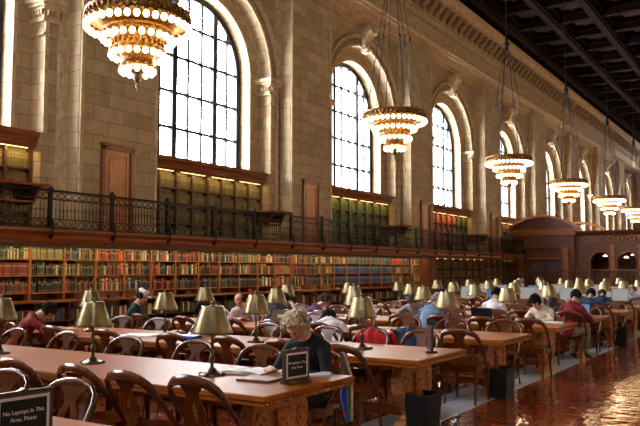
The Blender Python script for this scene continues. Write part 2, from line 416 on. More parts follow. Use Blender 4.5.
# ================================================================= GALLERY RAILING
rail = tag(empty('gallery_railing', (-14.2, 20, 2.5)), 'long black iron balustrade running along the edge of the wooden gallery', 'railing')
X = -14.2
def rel(B, name, m, par): 
    o = B.build(name, m, par); o.location = (-par.location.x, -par.location.y, -par.location.z); return o
B = MB(); B.box(X-.045, X+.045, 3, 45, 3.40, 3.45); B.box(X-.02, X+.02, 3, 45, 3.22, 3.245); B.box(X-.02, X+.02, 3, 45, 2.77, 2.795); B.box(X-.025, X+.025, 3, 45, 2.56, 2.60)
rel(B, 'hand_rail', M['iron'], rail)
B = MB(); y = 5.
while y < 45:
    B.tube([(X, y+.09*sin(i*pi/4), 3.32+.065*cos(i*pi/4)) for i in range(8)], .011, 4, closed=True)
    y += .2
rel(B, 'scroll_band', M['iron'], rail)
B = MB(); y = 5.
while y < 45:
    B.tube([(X, y+.09*sin(i*pi/4), 2.68+.065*cos(i*pi/4)) for i in range(8)], .011, 4, closed=True); y += .2
rel(B, 'scroll_band', M['iron'], rail)
posts = [5.2, 7.0, 8.85, 10.7, 12.5, 14.41, 16.25, 18.17, 20.17, 22.09, 23.97, 26.0, 27.86, 29.81, 31.74, 33.4, 35.3, 37.2, 39.1, 41.0, 43.0, 44.9]
nb = 0; S = MB(); near = []
y = 9.6
while y < 45:
    if min(abs(y-p) for p in posts) > .07:
        prof = [(.006,2.79),(.011,2.86),(.006,2.92),(.016,2.99),(.006,3.06),(.006,3.23)]
        if len(near) < 100 and y > 9.7:
            if not near:
                Q = MB(); Q.lathe([(r, z-2.79) for r, z in prof], n=6); p0 = Q.build('baluster', M['iron'], rail); near.append(p0)
            else:
                p0 = near[0].copy(); col.objects.link(p0); near.append(p0)
            p0.location = (X - rail.location.x, y - rail.location.y, 2.79 - rail.location.z)
        else: S.lathe(prof, (X, y, 0), 5)
    y += .105
o = rel(S, 'baluster_run', M['iron'], rail); o['kind'] = 'stuff'
P0 = None
for p in posts:
    if P0 is None:
        Q = MB(); Q.box(-.04,.04,-.04,.04,.02,.93); Q.cbox(-.055,.055,-.055,.055,.93,1.0,.015); Q.ell((0,0,1.02),(.04,.04,.04),8,6)
        Q.tube([(.02,0,.35),(.10,0,.2),(.13,0,.05),(.10,0,-.08),(.04,0,-.14),(.0,0,-.10),(.02,0,-.04)], [.03,.035,.04,.045,.045,.035,.02], 8)
        P0 = Q.build('bracket_post', M['iron'], rail); q = P0
    else: q = P0.copy(); col.objects.link(q)
    q.location = (X - rail.location.x, p - rail.location.y, 0)
# reading stands hung on the railing
def stand(y, lab, L=1.3):
    t = tag(empty('reading_stand', (-14.35, y, 2.5)), lab, 'reading stand', 'book stands along the gallery railing')
    Q = MB(); Q.prism([(-.75,.94),(.38,.98),(.40,1.03),(-.75,1.02)], 'y', -L/2, L/2); Q.build('slanted_top', M['wood_red'], t)
    Q = MB(); Q.box(-.6,.16,-L/2+.25,L/2-.25,.62,.65); Q.build('lower_shelf', M['wood_red'], t)
    for s in (-1,1):
        Q = MB(); Q.prism([(-.5,.58),(.1,.58),(.34,.96),(-.68,.94)], 'y', *sorted((s*(L/2-.28), s*(L/2-.24)))); Q.build('side_panel', M['wood_dark'], t)
stand(9.75, 'wooden slanted book stand on the gallery railing at the left edge', 1.6)
stand(19.3, 'wooden book stand on the gallery railing below the big arched window', 1.2)
stand(28.3, 'wooden book stand on the gallery railing below the second full arched window', 1.2)
stand(38.0, 'wooden book stand on the gallery railing nearest the far wooden screen', 1.2)

# ================================================================= UPPER BOOKCASES IN THE WINDOW BAYS
def vols(B, y0, y1, z0, h, x, pal, tmin=.05, tmax=.07, band=None):
    y = y0
    while y < y1-.02:
        t_ = random.uniform(tmin, tmax); t_ = min(t_, y1-y); c = random.choice(pal); k = random.uniform(.75,1.15)
        B.col = tuple(min(1,a*k) for a in c); hh = h*random.uniform(.97,1.0)
        B.box(x-.2, x+random.uniform(-.008,.008), y+.001, y+t_-.002, z0, z0+hh)
        if band:
            B.col = band; B.box(x-.05, x+.010, y+.006, y+t_-.008, z0+hh*.62, z0+hh*.70); B.box(x-.05, x+.010, y+.006, y+t_-.008, z0+hh*.82, z0+hh*.85)
        y += t_
    B.col = None
upal = {0:[(.16,.13,.03),(.13,.12,.035)], 1:[(.17,.15,.05),(.13,.12,.04)], 2:[(.05,.16,.03),(.04,.13,.03),(.06,.14,.02)], 3:[(.55,.09,.03),(.45,.07,.02)], 4:[(.3,.07,.03),(.12,.1,.03)]}
uplab = ['stone-framed window bay at the left edge', 'big arched window near the left', 'second full arched window, with green volumes', 'third full arched window, with red volumes', 'fourth full arched window, beside the wooden screen']
cabs = []
for k in range(5):
    yc = YC[k+1]; L = 2.84
    t = tag(empty('gallery_bookcase', (-15.8, yc, 2.5)), 'carved oak bookcase filling the ' + uplab[k], 'bookcase', 'bookcases in the window bays of the gallery')
    Q = MB()
    Q.box(-.45,-.42,-L,L,0,2.15)
    n = 8
    for i in range(n+1):
        y = -L+.03 + i*(2*L-.06)/n; Q.box(-.42,.03,y-.03,y+.03,0,2.15)
    for z in (.0,.52,1.05,1.58): Q.box(-.42,.02,-L,L,z,z+.04)
    Q.build('shelf_frame', M['wood_dark'], t)
    Q = MB(); Q.prism([(-.45,2.12),(.05,2.12),(.10,2.2),(.14,2.22),(.18,2.34),(.27,2.40),(.29,2.5),(-.45,2.5)], 'y', -L-.02, L+.02); Q.build('cornice', M['wood_red'], t)
    for i in range(n//2):
        y = -L + (i*2+1)*(2*L)/n; Q = MB(); Q.box(.035,.05,y-.55,y+.55,2.10,2.118); Q.build('strip_light', M['strip'], t)
        ld = bpy.data.lights.new('strip_glow','AREA'); ld.shape='RECTANGLE'; ld.size=1.3; ld.size_y=.08; ld.energy=(4.5 if k else 8); ld.color=(1,.66,.25)
        lo = bpy.data.objects.new('strip_glow', ld); col.objects.link(lo); lo.parent = t; lo.location=(.14,y,2.07); lo.rotation_euler=(0,radians(20),pi/2)
        lo.rotation_euler=(radians(18),0,pi/2)
    UPB = MB()
    for i in range(n):
        y0 = yc-L+.06 + i*(2*L-.06)/n; y1 = y0 + (2*L-.06)/n - .06
        pal = upal[k]
        if k == 3 and i > 5: pal = upal[2]
        if k == 2 and i < 1: pal = upal[0]
        for z in (2.54,3.06,3.59,4.12):
            vols(UPB, y0, y1, z, .40, -15.86, pal, .06, .09, (.30,.24,.08) if k < 2 else (.1,.09,.02))
    tag(UPB.build('bound_volumes', M['cover']), ['olive','gilt olive','green','red','dark brown'][k] + ' bound volumes filling the gallery bookcase of the ' + uplab[k].split(',')[0], 'books', kind='stuff')

# ================================================================= LOWER BOOKCASES UNDER THE GALLERY
PITCH = .944; YB = 10.67
XB = -14.8
first = None; cases = []
i0, i1 = -1, 22
for i in range(i0, i1):
    y = YB + i*PITCH
    if first is None:
        t = empty('wall_bookcase', (XB, y, 0))
        Q = MB(); Q.box(-.34,.0,.0,.028,.93,2.2); Q.build('upright', M['wood_case'], t)
        Q = MB(); Q.box(-.34,.0,PITCH-.028,PITCH,.93,2.2); Q.build('upright', M['wood_case'], t)
        for z in (1.085,1.485,1.86):
            Q = MB(); Q.box(-.33,-.005,.03,PITCH-.03,z,z+.026); Q.build('shelf', M['wood_case'], t)
        Q = MB(); Q.box(-.36,-.34,0,PITCH,.1,2.2); Q.build('back_panel', M['wood_dark'], t)
        Q = MB(); Q.box(-.34,.28,0,PITCH,.895,.93); Q.box(-.34,.24,0,PITCH,.87,.895); Q.build('ledge', M['wood_case'], t)
        Q = MB(); Q.box(-.34,.2,0,.04,.0,.87); Q.box(-.34,.2,.04,PITCH,.0,.08); Q.box(-.34,.2,.04,PITCH,.43,.46); Q.build('base_case', M['wood_dark'], t)
        Q = MB(); Q.box(-.34,.03,0,PITCH,2.2,2.22); Q.build('top_board', M['wood_dark'], t)
        first = t
    else: t = dup(first, (XB, y, 0))
    cases.append((i, y, t))
for n, (i, y, t) in enumerate(cases):
    seen = i + 1
    if seen < 0: lab = 'oak bookcase bay under the gallery, beyond the left edge of the others, number %s hidden' % ORD[n]
    elif seen == 0: lab = 'oak lower bookcase cut by the left edge, brick-red set on its middle shelf'
    else: lab = 'oak bookcase bay under the gallery, %s whole one from the left edge' % ORD[seen-1]
    tag(t, lab, 'bookcase', 'run of oak bookcases under the gallery')
MIX = [(.22,.02,.012),(.45,.04,.02),(.02,.06,.03),(.02,.03,.07),(.05,.04,.03),(.55,.46,.28),(.50,.36,.10),(.03,.028,.022),(.12,.05,.02),(.45,.20,.04),(.09,.11,.03),(.03,.07,.07),(.6,.55,.42),(.20,.11,.04),(.015,.02,.02),(.025,.03,.04),(.05,.08,.03),(.04,.05,.03),(.16,.13,.05),(.03,.05,.04)]
GRN = [(.03,.06,.035),(.05,.07,.04),(.02,.04,.03),(.10,.10,.05)]
OLV = [(.20,.19,.05),(.16,.15,.05),(.24,.2,.06)]
BRK = [(.20,.045,.02),(.17,.035,.016)]
RED = [(.42,.035,.015),(.5,.10,.02),(.55,.45,.22),(.30,.02,.012),(.04,.035,.03),(.07,.07,.03)]
BLU = [(.025,.055,.14),(.035,.07,.17),(.02,.045,.11)]
GGR = [(.07,.11,.09),(.05,.09,.08)]
def boost(P, k=1.45):
    return [tuple(min(.85, a*k) for a in c) for c in P]
MIX, GRN, OLV, BRK, RED, BLU, GGR = [boost(P) for P in (MIX, GRN, OLV, BRK, RED, BLU, GGR)]
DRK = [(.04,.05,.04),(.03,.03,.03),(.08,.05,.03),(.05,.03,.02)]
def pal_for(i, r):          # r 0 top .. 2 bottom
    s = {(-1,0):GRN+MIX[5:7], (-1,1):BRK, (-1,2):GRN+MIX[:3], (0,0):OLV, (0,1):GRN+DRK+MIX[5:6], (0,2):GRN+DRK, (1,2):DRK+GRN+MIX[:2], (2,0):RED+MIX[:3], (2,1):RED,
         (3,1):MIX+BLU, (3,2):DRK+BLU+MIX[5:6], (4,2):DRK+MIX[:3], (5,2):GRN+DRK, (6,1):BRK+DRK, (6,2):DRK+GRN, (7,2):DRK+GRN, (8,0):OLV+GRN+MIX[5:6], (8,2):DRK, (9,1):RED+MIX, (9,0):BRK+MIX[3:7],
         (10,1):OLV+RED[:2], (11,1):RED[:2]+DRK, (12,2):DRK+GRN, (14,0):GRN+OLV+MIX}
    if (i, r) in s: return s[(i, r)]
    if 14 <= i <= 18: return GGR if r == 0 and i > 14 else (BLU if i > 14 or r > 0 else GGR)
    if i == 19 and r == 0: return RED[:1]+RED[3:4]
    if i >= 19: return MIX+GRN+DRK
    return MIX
SHELF = [1.886, 1.511, 1.111]; HT = [.285, .325, .33]
NAMEC = lambda c: ('white' if min(c) > .5 else 'cream' if c[0] > .5 and c[1] > .4 else 'orange' if c[0] > .5 and c[1] > .15 else 'bright red' if c[0] > .4 else 'brick red' if c[0] > .22 and c[1] < .12 else
                  'blue' if c[2] > .14 else 'olive' if c[1] > .11 and c[0] > .09 and c[2] < .1 else 'teal' if c[2] > .1 else 'dark green' if c[1] > c[0]*1.2 and c[1] > c[2] else 'navy' if c[2] > c[0]*1.3 else 'brown' if c[0] > .07 else 'black')
MC = {}
def cover_mat(c):
    k = NAMEC(c) + str(tuple(round(x,2) for x in c))
    if k not in MC: MC[k] = mat('cover_' + NAMEC(c).replace(' ','_'), c, .5, var=.15, scale=20)
    return MC[k]
BK = MB(); count = 0; BM = {}
bayname = {-1:'left-edge'}
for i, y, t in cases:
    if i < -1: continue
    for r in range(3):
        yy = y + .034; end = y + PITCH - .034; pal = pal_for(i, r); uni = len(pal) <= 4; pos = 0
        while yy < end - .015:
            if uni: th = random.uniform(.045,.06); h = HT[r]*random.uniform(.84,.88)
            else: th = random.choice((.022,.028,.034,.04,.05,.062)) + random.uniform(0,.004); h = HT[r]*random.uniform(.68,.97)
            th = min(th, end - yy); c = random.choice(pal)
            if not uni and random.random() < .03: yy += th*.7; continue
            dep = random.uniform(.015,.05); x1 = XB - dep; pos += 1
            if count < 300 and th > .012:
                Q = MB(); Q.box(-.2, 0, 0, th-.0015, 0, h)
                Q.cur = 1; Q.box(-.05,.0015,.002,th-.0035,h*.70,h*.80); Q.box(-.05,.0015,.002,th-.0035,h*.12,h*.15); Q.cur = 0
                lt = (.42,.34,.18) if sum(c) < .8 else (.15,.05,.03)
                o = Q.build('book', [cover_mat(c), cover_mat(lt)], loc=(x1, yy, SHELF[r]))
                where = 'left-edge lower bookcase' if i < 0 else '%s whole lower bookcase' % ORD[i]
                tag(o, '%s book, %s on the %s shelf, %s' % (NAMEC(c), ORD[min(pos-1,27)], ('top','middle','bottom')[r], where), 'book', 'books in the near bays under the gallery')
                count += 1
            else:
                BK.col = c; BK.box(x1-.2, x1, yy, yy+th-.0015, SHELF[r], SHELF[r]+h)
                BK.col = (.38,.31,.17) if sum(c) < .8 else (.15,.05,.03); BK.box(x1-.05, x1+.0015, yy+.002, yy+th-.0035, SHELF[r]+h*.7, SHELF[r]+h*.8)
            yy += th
    for z0, hh in ((.08,.28),(.46,.3)):                 # books in the base cupboards
        yy = y+.04
        while yy < y+PITCH-.08:
            th = random.uniform(.025,.06); c = random.choice(MIX+DRK*3); BK.col = c; BK.box(XB-.1, XB+.14, yy, yy+th-.002, z0, z0+hh*random.uniform(.7,.98)); yy += th
    if random.random() < .7:                            # volumes lying flat on the ledge
        yy = y+random.uniform(.1,.5)
        for q in range(random.randint(1,3)): BK.col = random.choice(MIX); BK.box(XB-.28, XB-.03, yy, yy+.22, .93+q*.035, .96+q*.035)
BK.col = None
tag(BK.build('shelved_books', M['cover']), 'mixed books filling the rest of the oak bookcases under the gallery', 'books', kind='stuff')
# end panel and darker glazed cases beyond it
t = tag(empty('panelled_cupboard', (XB, 32.3, 0)), 'tall red-brown panelled cupboard ending the run of oak bookcases', 'cupboard')
Q = MB(); Q.box(-.5,.05,-.85,.85,0,2.22); Q.build('carcass', M['wood_red'], t)
for s in (-1,1):
    Q = MB(); Q.cbox(.05,.08,*sorted((s*.05,s*.78)),.15,2.1,.01); Q.cbox(.07,.1,*sorted((s*.15,s*.68)),1.2,2.0,.01); Q.cbox(.07,.1,*sorted((s*.15,s*.68)),.25,1.08,.01); Q.build('door', M['wood_red'], t)
t = tag(empty('tall_dark_bookcase', (XB, 39.2, 0)), 'long dark bookcase with gold-lit old volumes below the far end of the gallery', 'bookcase')
Q = MB(); Q.box(-.4,-.36,-6,6,0,2.2)
for i in range(13): Q.box(-.36,.0,-6+i*.99,-5.94+i*.99,0,2.2)
for z in (0,.42,.84,1.26,1.7): Q.box(-.36,0,-6,6,z,z+.03)
Q.build('shelf_frame', M['wood_dark'], t)
Q = MB(); Q.box(-.30,-.28,-5.9,5.9,2.185,2.2); Q.build('strip_light', M['strip'], t)
Q = MB()
for i in range(12):
    for z in (.03,.45,.87,1.29,1.73): vols(Q, 33.3+i*.99, 33.3+i*.99+.88, z, .33 if z>.1 else .3, XB-.08, [(.16,.12,.03),(.10,.08,.03),(.07,.06,.03)], .05,.08)
tag(Q.build('old_volumes', M['cover']), 'dull gold volumes in the dark bookcase at the far end of the gallery', 'books', kind='stuff')

# ================================================================= CHANDELIERS
def chandelier(loc, individual=True):
    t = empty('chandelier', loc); t.scale = (.89,.89,1.05)
    G = MB()
    G.lathe([(.86,.09),(.98,.09),(1.02,.10),(.99,.13),(1.0,.23),(1.04,.25),(1.02,.27),(.95,.27),(.93,.24),(.92,.11),(.86,.09)], n=40, cap=False)
    for i in range(48):
        a = 2*pi*i/48; G.ell((1.015*cos(a), 1.015*sin(a), .18), (.04,.04,.045), 6, 4)
    G.build('upper_band', M['gilt'], t)
    G = MB(); G.lathe([(.55,-.12),(.68,-.10),(.70,-.02),(.64,.0),(.60,-.08),(.55,-.12)], n=32, cap=False); G.lathe([(.64,.0),(.90,.10),(.92,.13),(.62,.04)], n=32, cap=False); G.build('inner_ring', M['gilt'], t)
    G = MB(); G.lathe([(.44,-.40),(.50,-.38),(.48,-.32),(.47,-.20),(.52,-.16),(.50,-.12),(.42,-.14),(.42,-.38)], n=28, cap=False)
    for i in range(24):
        a = 2*pi*i/24; G.ell((.49*cos(a), .49*sin(a), -.26), (.035,.035,.06), 6, 4)
    G.build('drum', M['gilt'], t)
    G = MB(); G.lathe([(.26,-.66),(.31,-.64),(.30,-.52),(.34,-.48),(.40,-.40),(.30,-.42)], n=24, cap=False); ldm = G.build('lower_drum', M['gilt'], t)
    G = MB(); G.lathe([(.012,-1.07),(.028,-1.05),(.018,-1.02),(.04,-.98),(.022,-.94),(.05,-.90),(.09,-.84),(.07,-.80),(.2,-.70),(.24,-.68)], n=14); G.build('finial', M['bronze'], ldm)
    rows = ((1.0,.0,36,.062),(.68,-.20,24,.06),(.52,-.47,20,.058),(.31,-.73,12,.06))
    b0 = None; A = MB()
    for R_, z, n, r in rows:
        for i in range(n):
            a = 2*pi*(i+.5)/n; x, y = R_*cos(a), R_*sin(a)
            if individual:
                if b0 is None:
                    B = MB(); B.ell((0,0,0), (.062,.062,.066), 10, 7); B.cur = 1; B.lathe([(.045,.05),(.05,.09),(.02,.12)], n=6); b0 = B.build('bulb', [M['bulb'], M['gilt']], t)
                    q = b0
                else: q = b0.copy(); col.objects.link(q); KIDS[t.name].append(q)
                q.location = (x, y, z); q.scale = (r/.062,)*3
            else: A.ell((x,y,z), (r*1.25,r*1.25,r*1.06), 8, 5)
    if not individual: A.build('bulb_rings', M['bulb'], t)
    top = 4.7
    for i in range(6):
        a = 2*pi*i/6+.3; C_ = MB(); C_.tube([(.9*cos(a),.9*sin(a),.36),(.08*cos(a),.08*sin(a),top)], .016, 5); f = .45
        C_.ell((.9*cos(a)*(1-f)+.08*f*cos(a), .9*sin(a)*(1-f)+.08*f*sin(a), .36+(top-.36)*f), (.045,.045,.07), 6, 5)
        C_.build('chain', M['iron'], t)
    H = MB(); H.lathe([(.03,top-.25),(.08,top-.18),(.05,top-.08),(.15,top-.02),(.13,top+.06),(.05,top+.12),(.08,top+.2),(.03,top+.3)], n=12); H.build('hub', M['iron'], t)
    H = MB(); H.tube([(0,0,top+.25),(0,0,(15.55-loc[2])/1.05)], .022, 6); H.build('rod', M['iron'], t)
    for z, e in ((-.02,.75),(-.9,.25)):
        ld = bpy.data.lights.new('chandelier_glow','POINT'); ld.energy = CHAND_W*e; ld.shadow_soft_size = .35 if z > -.5 else .1; ld.color = (1,.73,.47)
        lo = bpy.data.objects.new('chandelier_glow', ld); col.objects.link(lo); lo.parent = t; lo.location = (0,0,-.15 if z > -.5 else -.9)
        KIDS[t.name].append(lo)
    return t
CX = -9.7
CY = [9.05, 18.98, 29.05, 38.25, 47.9, 56.6, 66, 75.5]
clab = ['largest crystal-bulb chandelier, at the upper left in front of the big arched window','tiered chandelier second from the left, hanging in front of the second arched window','tiered chandelier third from the left, above the end of the gallery','tiered chandelier fourth from the left, above the arched screen pediment','tiered chandelier fifth from the left, far down the hall','tiered chandelier cut by the right edge, far down the hall']
c0 = chandelier((CX, CY[0], 5.90)); far = None
for i, y in enumerate(CY):
    if i == 0: c = c0
    elif i < 4: c = dup(c0, (CX, y, 5.90))
    elif i == 4: far = c = chandelier((CX, y, 5.87), False)
    else: c = dup(far, (CX, y, 5.87))
    tag(c, clab[i] if i < 6 else 'tiered chandelier far down the hall, hidden beyond the right edge', 'chandelier', 'row of tiered chandeliers')
for y in CY[:6]:
    tag(dup(far, (2*MID-CX, y, 5.88)), 'tiered chandelier of the opposite row across the aisle, outside the right edge', 'chandelier', 'opposite row of chandeliers')

# ================================================================= WOODEN SCREEN ACROSS THE HALL
PY = 46.0
sc_ = tag(empty('arched_screen', (-6, PY, 0)), 'tall carved dark-wood screen with arched openings across the far end of the hall', 'screen')
def pb(): return MB()
def place(B, name, m, par=None):
    par = par or sc_; o = B.build(name, m, par); o.location = tuple(-c for c in par.location); return o
B = pb(); x0, x1 = -11.35, 8.6
arches = [x for x in [-9.95 + 1.5*i for i in range(12)] if x < 7.5]
lo = x0
for ax in arches:
    h = .52; B.box(lo, ax-h, PY, PY+.35, 0, 3.15)
    n = 14; P = [(ax-h*cos(pi*i/n), 2.15+h*sin(pi*i/n)) for i in range(n+1)]
    for i in range(n):
        (a,c),(d,e) = P[i],P[i+1]
        B.add([(a,PY,c),(d,PY,e),(d,PY,3.15),(a,PY,3.15),(a,PY+.35,c),(d,PY+.35,e),(d,PY+.35,3.15),(a,PY+.35,3.15)], [(0,1,2,3),(7,6,5,4),(1,0,4,5)])
    lo = ax+h
B.box(lo, x1, PY, PY+.35, 0, 3.15)
place(B, 'arcade', M['wood_screen'])
for ax in arches:
    B = pb(); n = 14
    for i in range(n):
        a = pi*i/n; d = pi*(i+1)/n
        B.tube([(ax-.56*cos(a),PY-.02,2.15+.56*sin(a)),(ax-.56*cos(d),PY-.02,2.15+.56*sin(d))], .035, 5)
    B.tube([(ax-.56,PY-.02,0),(ax-.56,PY-.02,2.15)], .035, 5); B.tube([(ax+.56,PY-.02,0),(ax+.56,PY-.02,2.15)], .035, 5)
    place(B, 'arch_moulding', M['screen_trim'])
for ax in arches[:-1]:
    B = pb(); B.box(ax+.66, ax+.84, PY-.1, PY, 0, 2.95); B.box(ax+.62, ax+.88, PY-.14, PY, 2.95, 3.12); B.box(ax+.62, ax+.88, PY-.14, PY, 0, .4); place(B, 'pilaster', M['screen_trim'])
B = pb(); B.box(x0, x1, PY-.1, PY+.4, 3.15, 3.25); B.box(x0, x1, PY-.02, PY+.4, 3.25, 3.7); B.prism([(PY-.02,3.7),(PY-.2,3.76),(PY-.3,3.88),(PY-.32,3.97),(PY+.4,3.97)], 'x', x0, x1); place(B, 'cornice', M['wood_screen'])
B = pb(); x = x0+.2
while x < x1-.3:
    B.tube([(x+.12*cos(i*pi/4), PY-.04, 3.48+.14*sin(i*pi/4)) for i in range(8)], .03, 5, closed=True); B.ell((x+.26,PY-.04,3.48),(.07,.05,.15),6,4); x += .45
place(B, 'carved_frieze', M['screen_trim'])
B = pb(); B.box(-15.0, x1, PY+3.2, PY+3.4, 0, 3.9); B.box(-15.0, x1, PY+.35, PY+3.2, 3.75, 3.9); place(B, 'back_enclosure', M['wood_dark'])
# pavilion with segmental pediment
px0, px1 = -15.0, -11.35; pc = -13.25
B = pb(); B.box(px0, px1, PY-.35, PY+.5, 3.0, 3.75)
for a, c in ((px0,-14.25),(-12.3,px1)): B.box(a, c, PY-.3, PY+.5, 0, 3.0)
place(B, 'pavilion', M['wood_screen'])
B = pb(); B.box(-14.25,-12.3,PY-.05,PY+.4,2.35,3.0); B.box(-14.25,-12.3,PY+.1,PY+.3,0,2.35); place(B, 'recessed_panel', M['wood_dark'])
for x in (-14.6,-11.85):
    B = pb(); B.box(x-.16,x+.16,PY-.42,PY-.3,0,2.8); B.box(x-.22,x+.22,PY-.48,PY-.3,2.8,3.0); B.box(x-.22,x+.22,PY-.48,PY-.3,0,.5); place(B, 'pilaster', M['screen_trim'])
B = pb(); B.box(px0-.1,px1+.15,PY-.5,PY+.5,3.75,3.88); B.box(px0-.2,px1+.3,PY-.6,PY+.5,3.97,4.1); B.box(px0-.05,px1+.05,PY-.45,PY+.5,3.88,3.97); B.box(-14.3,-12.2,PY-.2,PY,2.3,2.4); place(B, 'entablature', M['screen_trim'])
def seg(B, xc, half, z0, rise, ya, yb, th):
    R_ = (half*half+rise*rise)/(2*rise); a0 = math.asin(half/R_); n = 18; P = []
    for i in range(n+1):
        a = -a0+2*a0*i/n; P.append((xc+R_*sin(a), z0-(R_-rise)+R_*cos(a)))
    for i in range(n):
        (a,c),(d,e) = P[i],P[i+1]
        B.add([(a,ya,c-th),(d,ya,e-th),(d,ya,e),(a,ya,c),(a,yb,c-th),(d,yb,e-th),(d,yb,e),(a,yb,c)],[(0,1,2,3),(7,6,5,4),(3,2,6,7),(1,0,4,5)])
    return P
B = pb(); P = seg(B, pc, 2.1, 4.22, .80, PY-.55, PY+.4, .17); place(B, 'pediment_arch', M['screen_trim'])
B = pb(); B.prism([(px0,4.1)]+[(x, z-.1) for x, z in P if px0 < x < px1]+[(px1,4.1)], 'y', PY-.2, PY+.4); place(B, 'pediment_panel', M['wood_screen'])
for s in (-1,1):
    B = pb(); B.box(*sorted((pc+s*.02, pc+s*.92)), PY+.02, PY+.1, 0, 2.2); place(B, 'glazed_door', M['wood_dark'])
    B = pb(); B.box(*sorted((pc+s*.25, pc+s*.72)), PY+.0, PY+.02, 1.5, 2.05); place(B, 'door_glass', mat('blue_door_glass_%d' % (s+1), (.08,.12,.22), .1))
t = tag(empty('second_pavilion', (-12.1, PY+4.5, 0)), 'lower curved wooden pediment rising just behind the carved screen', 'pavilion')
B = pb(); seg(B, -12.1, 1.7, 4.2, .6, PY+4, PY+5, .15); place(B, 'pediment_arch', M['screen_trim'], t)
B = pb(); B.box(-13.6,-10.6,PY+4.05,PY+4.9,0,4.15); place(B, 'pavilion_body', M['wood_screen'], t)
# hanging lamps seen in the arches
for i, (x, z) in enumerate(((-9.95,2.45),(-8.75,2.35),(-8.35,2.5))):
    t = tag(empty('pendant_lamp', (x, PY+1.5, z)), ['small lit pendant lamp inside the left arch of the wooden screen','small lit pendant lamp, lower left one inside the right arch of the screen','small lit pendant lamp, upper right one inside the right arch of the screen'][i], 'lamp')
    B = MB(); B.lathe([(.14,0),(.13,.05),(.05,.1),(.01,.12)], n=12); B.build('shade', emis('lit_shade_%d'%i, (1,.75,.45), 5), t)
    B = MB(); B.tube([(0,0,.1),(0,0,3.76-z)], .01, 5); B.build('cord', M['iron'], t)
# low balustrade in front of the screen
t = tag(empty('low_balustrade', (-5, 43.6, 0)), 'dark wooden balustrade across the hall in front of the carved screen', 'balustrade')
B = MB(); B.box(-14.4, 1, 43.5, 43.7, 1.58, 1.68); B.box(-14.4, 1, 43.52, 43.68, 0, .75); place(B, 'rail', M['wood_dark'], t)
Q = None; x = -14.3; cnt = 0
while x < .9 and cnt < 98:
    if Q is None:
        B = MB(); B.lathe([(.03,0),(.05,.12),(.03,.3),(.055,.42),(.03,.6),(.04,.83)], n=6); Q = B.build('baluster', M['wood_dark'], t); q = Q
    else: q = Q.copy(); col.objects.link(q)
    q.location = (x+5, 0, .75); x += .155; cnt += 1

# ================================================================= READING TABLES
XE, XW = -3.12, -9.5; ROWS = list(range(-1, 11)); TY = lambda n: 4.74 + 2.43*n
RN = ['nearest','second','third','fourth','fifth','sixth','seventh','eighth','ninth','tenth','eleventh','twelfth']
def make_table():
    t = empty('reading_table', (XE, TY(-1), 0)); L = XW - XE
    B = MB(); B.cbox(L, 0, -.61, .61, .715, .76, .008); B.cbox(L+.01, -.01, -.60, .60, .685, .715, .005); B.build('tabletop', M['wood_table'], t)
    B = MB(); B.box(L+.35, -.5, -.42, .42, .62, .685); B.build('apron', M['wood_table'], t)
    B = MB(); y = -.6
    while y < .58: B.ell((-.006, y+.02, .70), (.012,.014,.011), 6, 4); y += .042
    B.build('edge_carving', M['wood_carved'], t)
    half = [(0,.685),(.46,.685),(.48,.62),(.515,.55),(.525,.47),(.50,.38),(.40,.30),(.27,.24),(.20,.18),(.19,.13),(.24,.10),(.40,.09),(.44,.05),(.44,0),(0,0)]
    half = [(y*.70, z) for y, z in half]
    prof = half[1:-1] + [(-y, z) for y, z in half[1:-1][::-1]]
    for x in (-.36, L+.36, L/2):

        B = MB(); B.prism(prof[::-1], 'x', x-.06, x+.06)
        nv = len(B.v)
        for s in (-1, 1):                       # scroll volutes and centre panel
            fx = x + .06
            sp = [(fx, s*(.375+ (.125-.009*i)*cos(i*.62)), .455 + (.125-.009*i)*sin(i*.62)) for i in range(12)]
            B.tube(sp, .017, 6); B.ell((fx, s*.375, .455), (.025,.035,.035), 8, 5)
            B.tube([(fx, s*.17, .56),(fx,s*.17,.30),(fx,s*.14,.22),(fx,s*.14,.12)], .014, 6)
            B.tube([(fx, s*.49, .38),(fx,s*.36,.29),(fx,s*.22,.22),(fx,s*.19,.14)], .016, 6)
            for q in range(5): B.ell((fx, s*(.22+.04*q), .33-.0*q+.02*(q%2)), (.018,.016,.028), 6, 4)
        B.cbox(x+.055, x+.095, -.13, .13, .13, .57, .012); B.cbox(x+.09, x+.105, -.085, .085, .19, .52, .008)
        for q in range(6): B.ell((x+.105, .03*(-1)**q, .24+.05*q), (.012,.03,.022), 8, 4)
        B.v = B.v[:nv] + [(p[0], p[1]*.70, p[2]) for p in B.v[nv:]]
        B.build('carved_pedestal', M['wood_carved'], t)
    B = MB(); B.cbox(L+.36, -.36, -.05, .05, .10, .20, .01); B.build('stretcher', M['wood_table'], t)
    return t
t0 = make_table()
for n in ROWS:
    t = t0 if n == -1 else dup(t0, (XE, TY(n), 0))
    tag(t, 'long carved oak reading table, %s row counted from the lower left corner' % RN[n+1], 'table', 'rows of long reading tables')

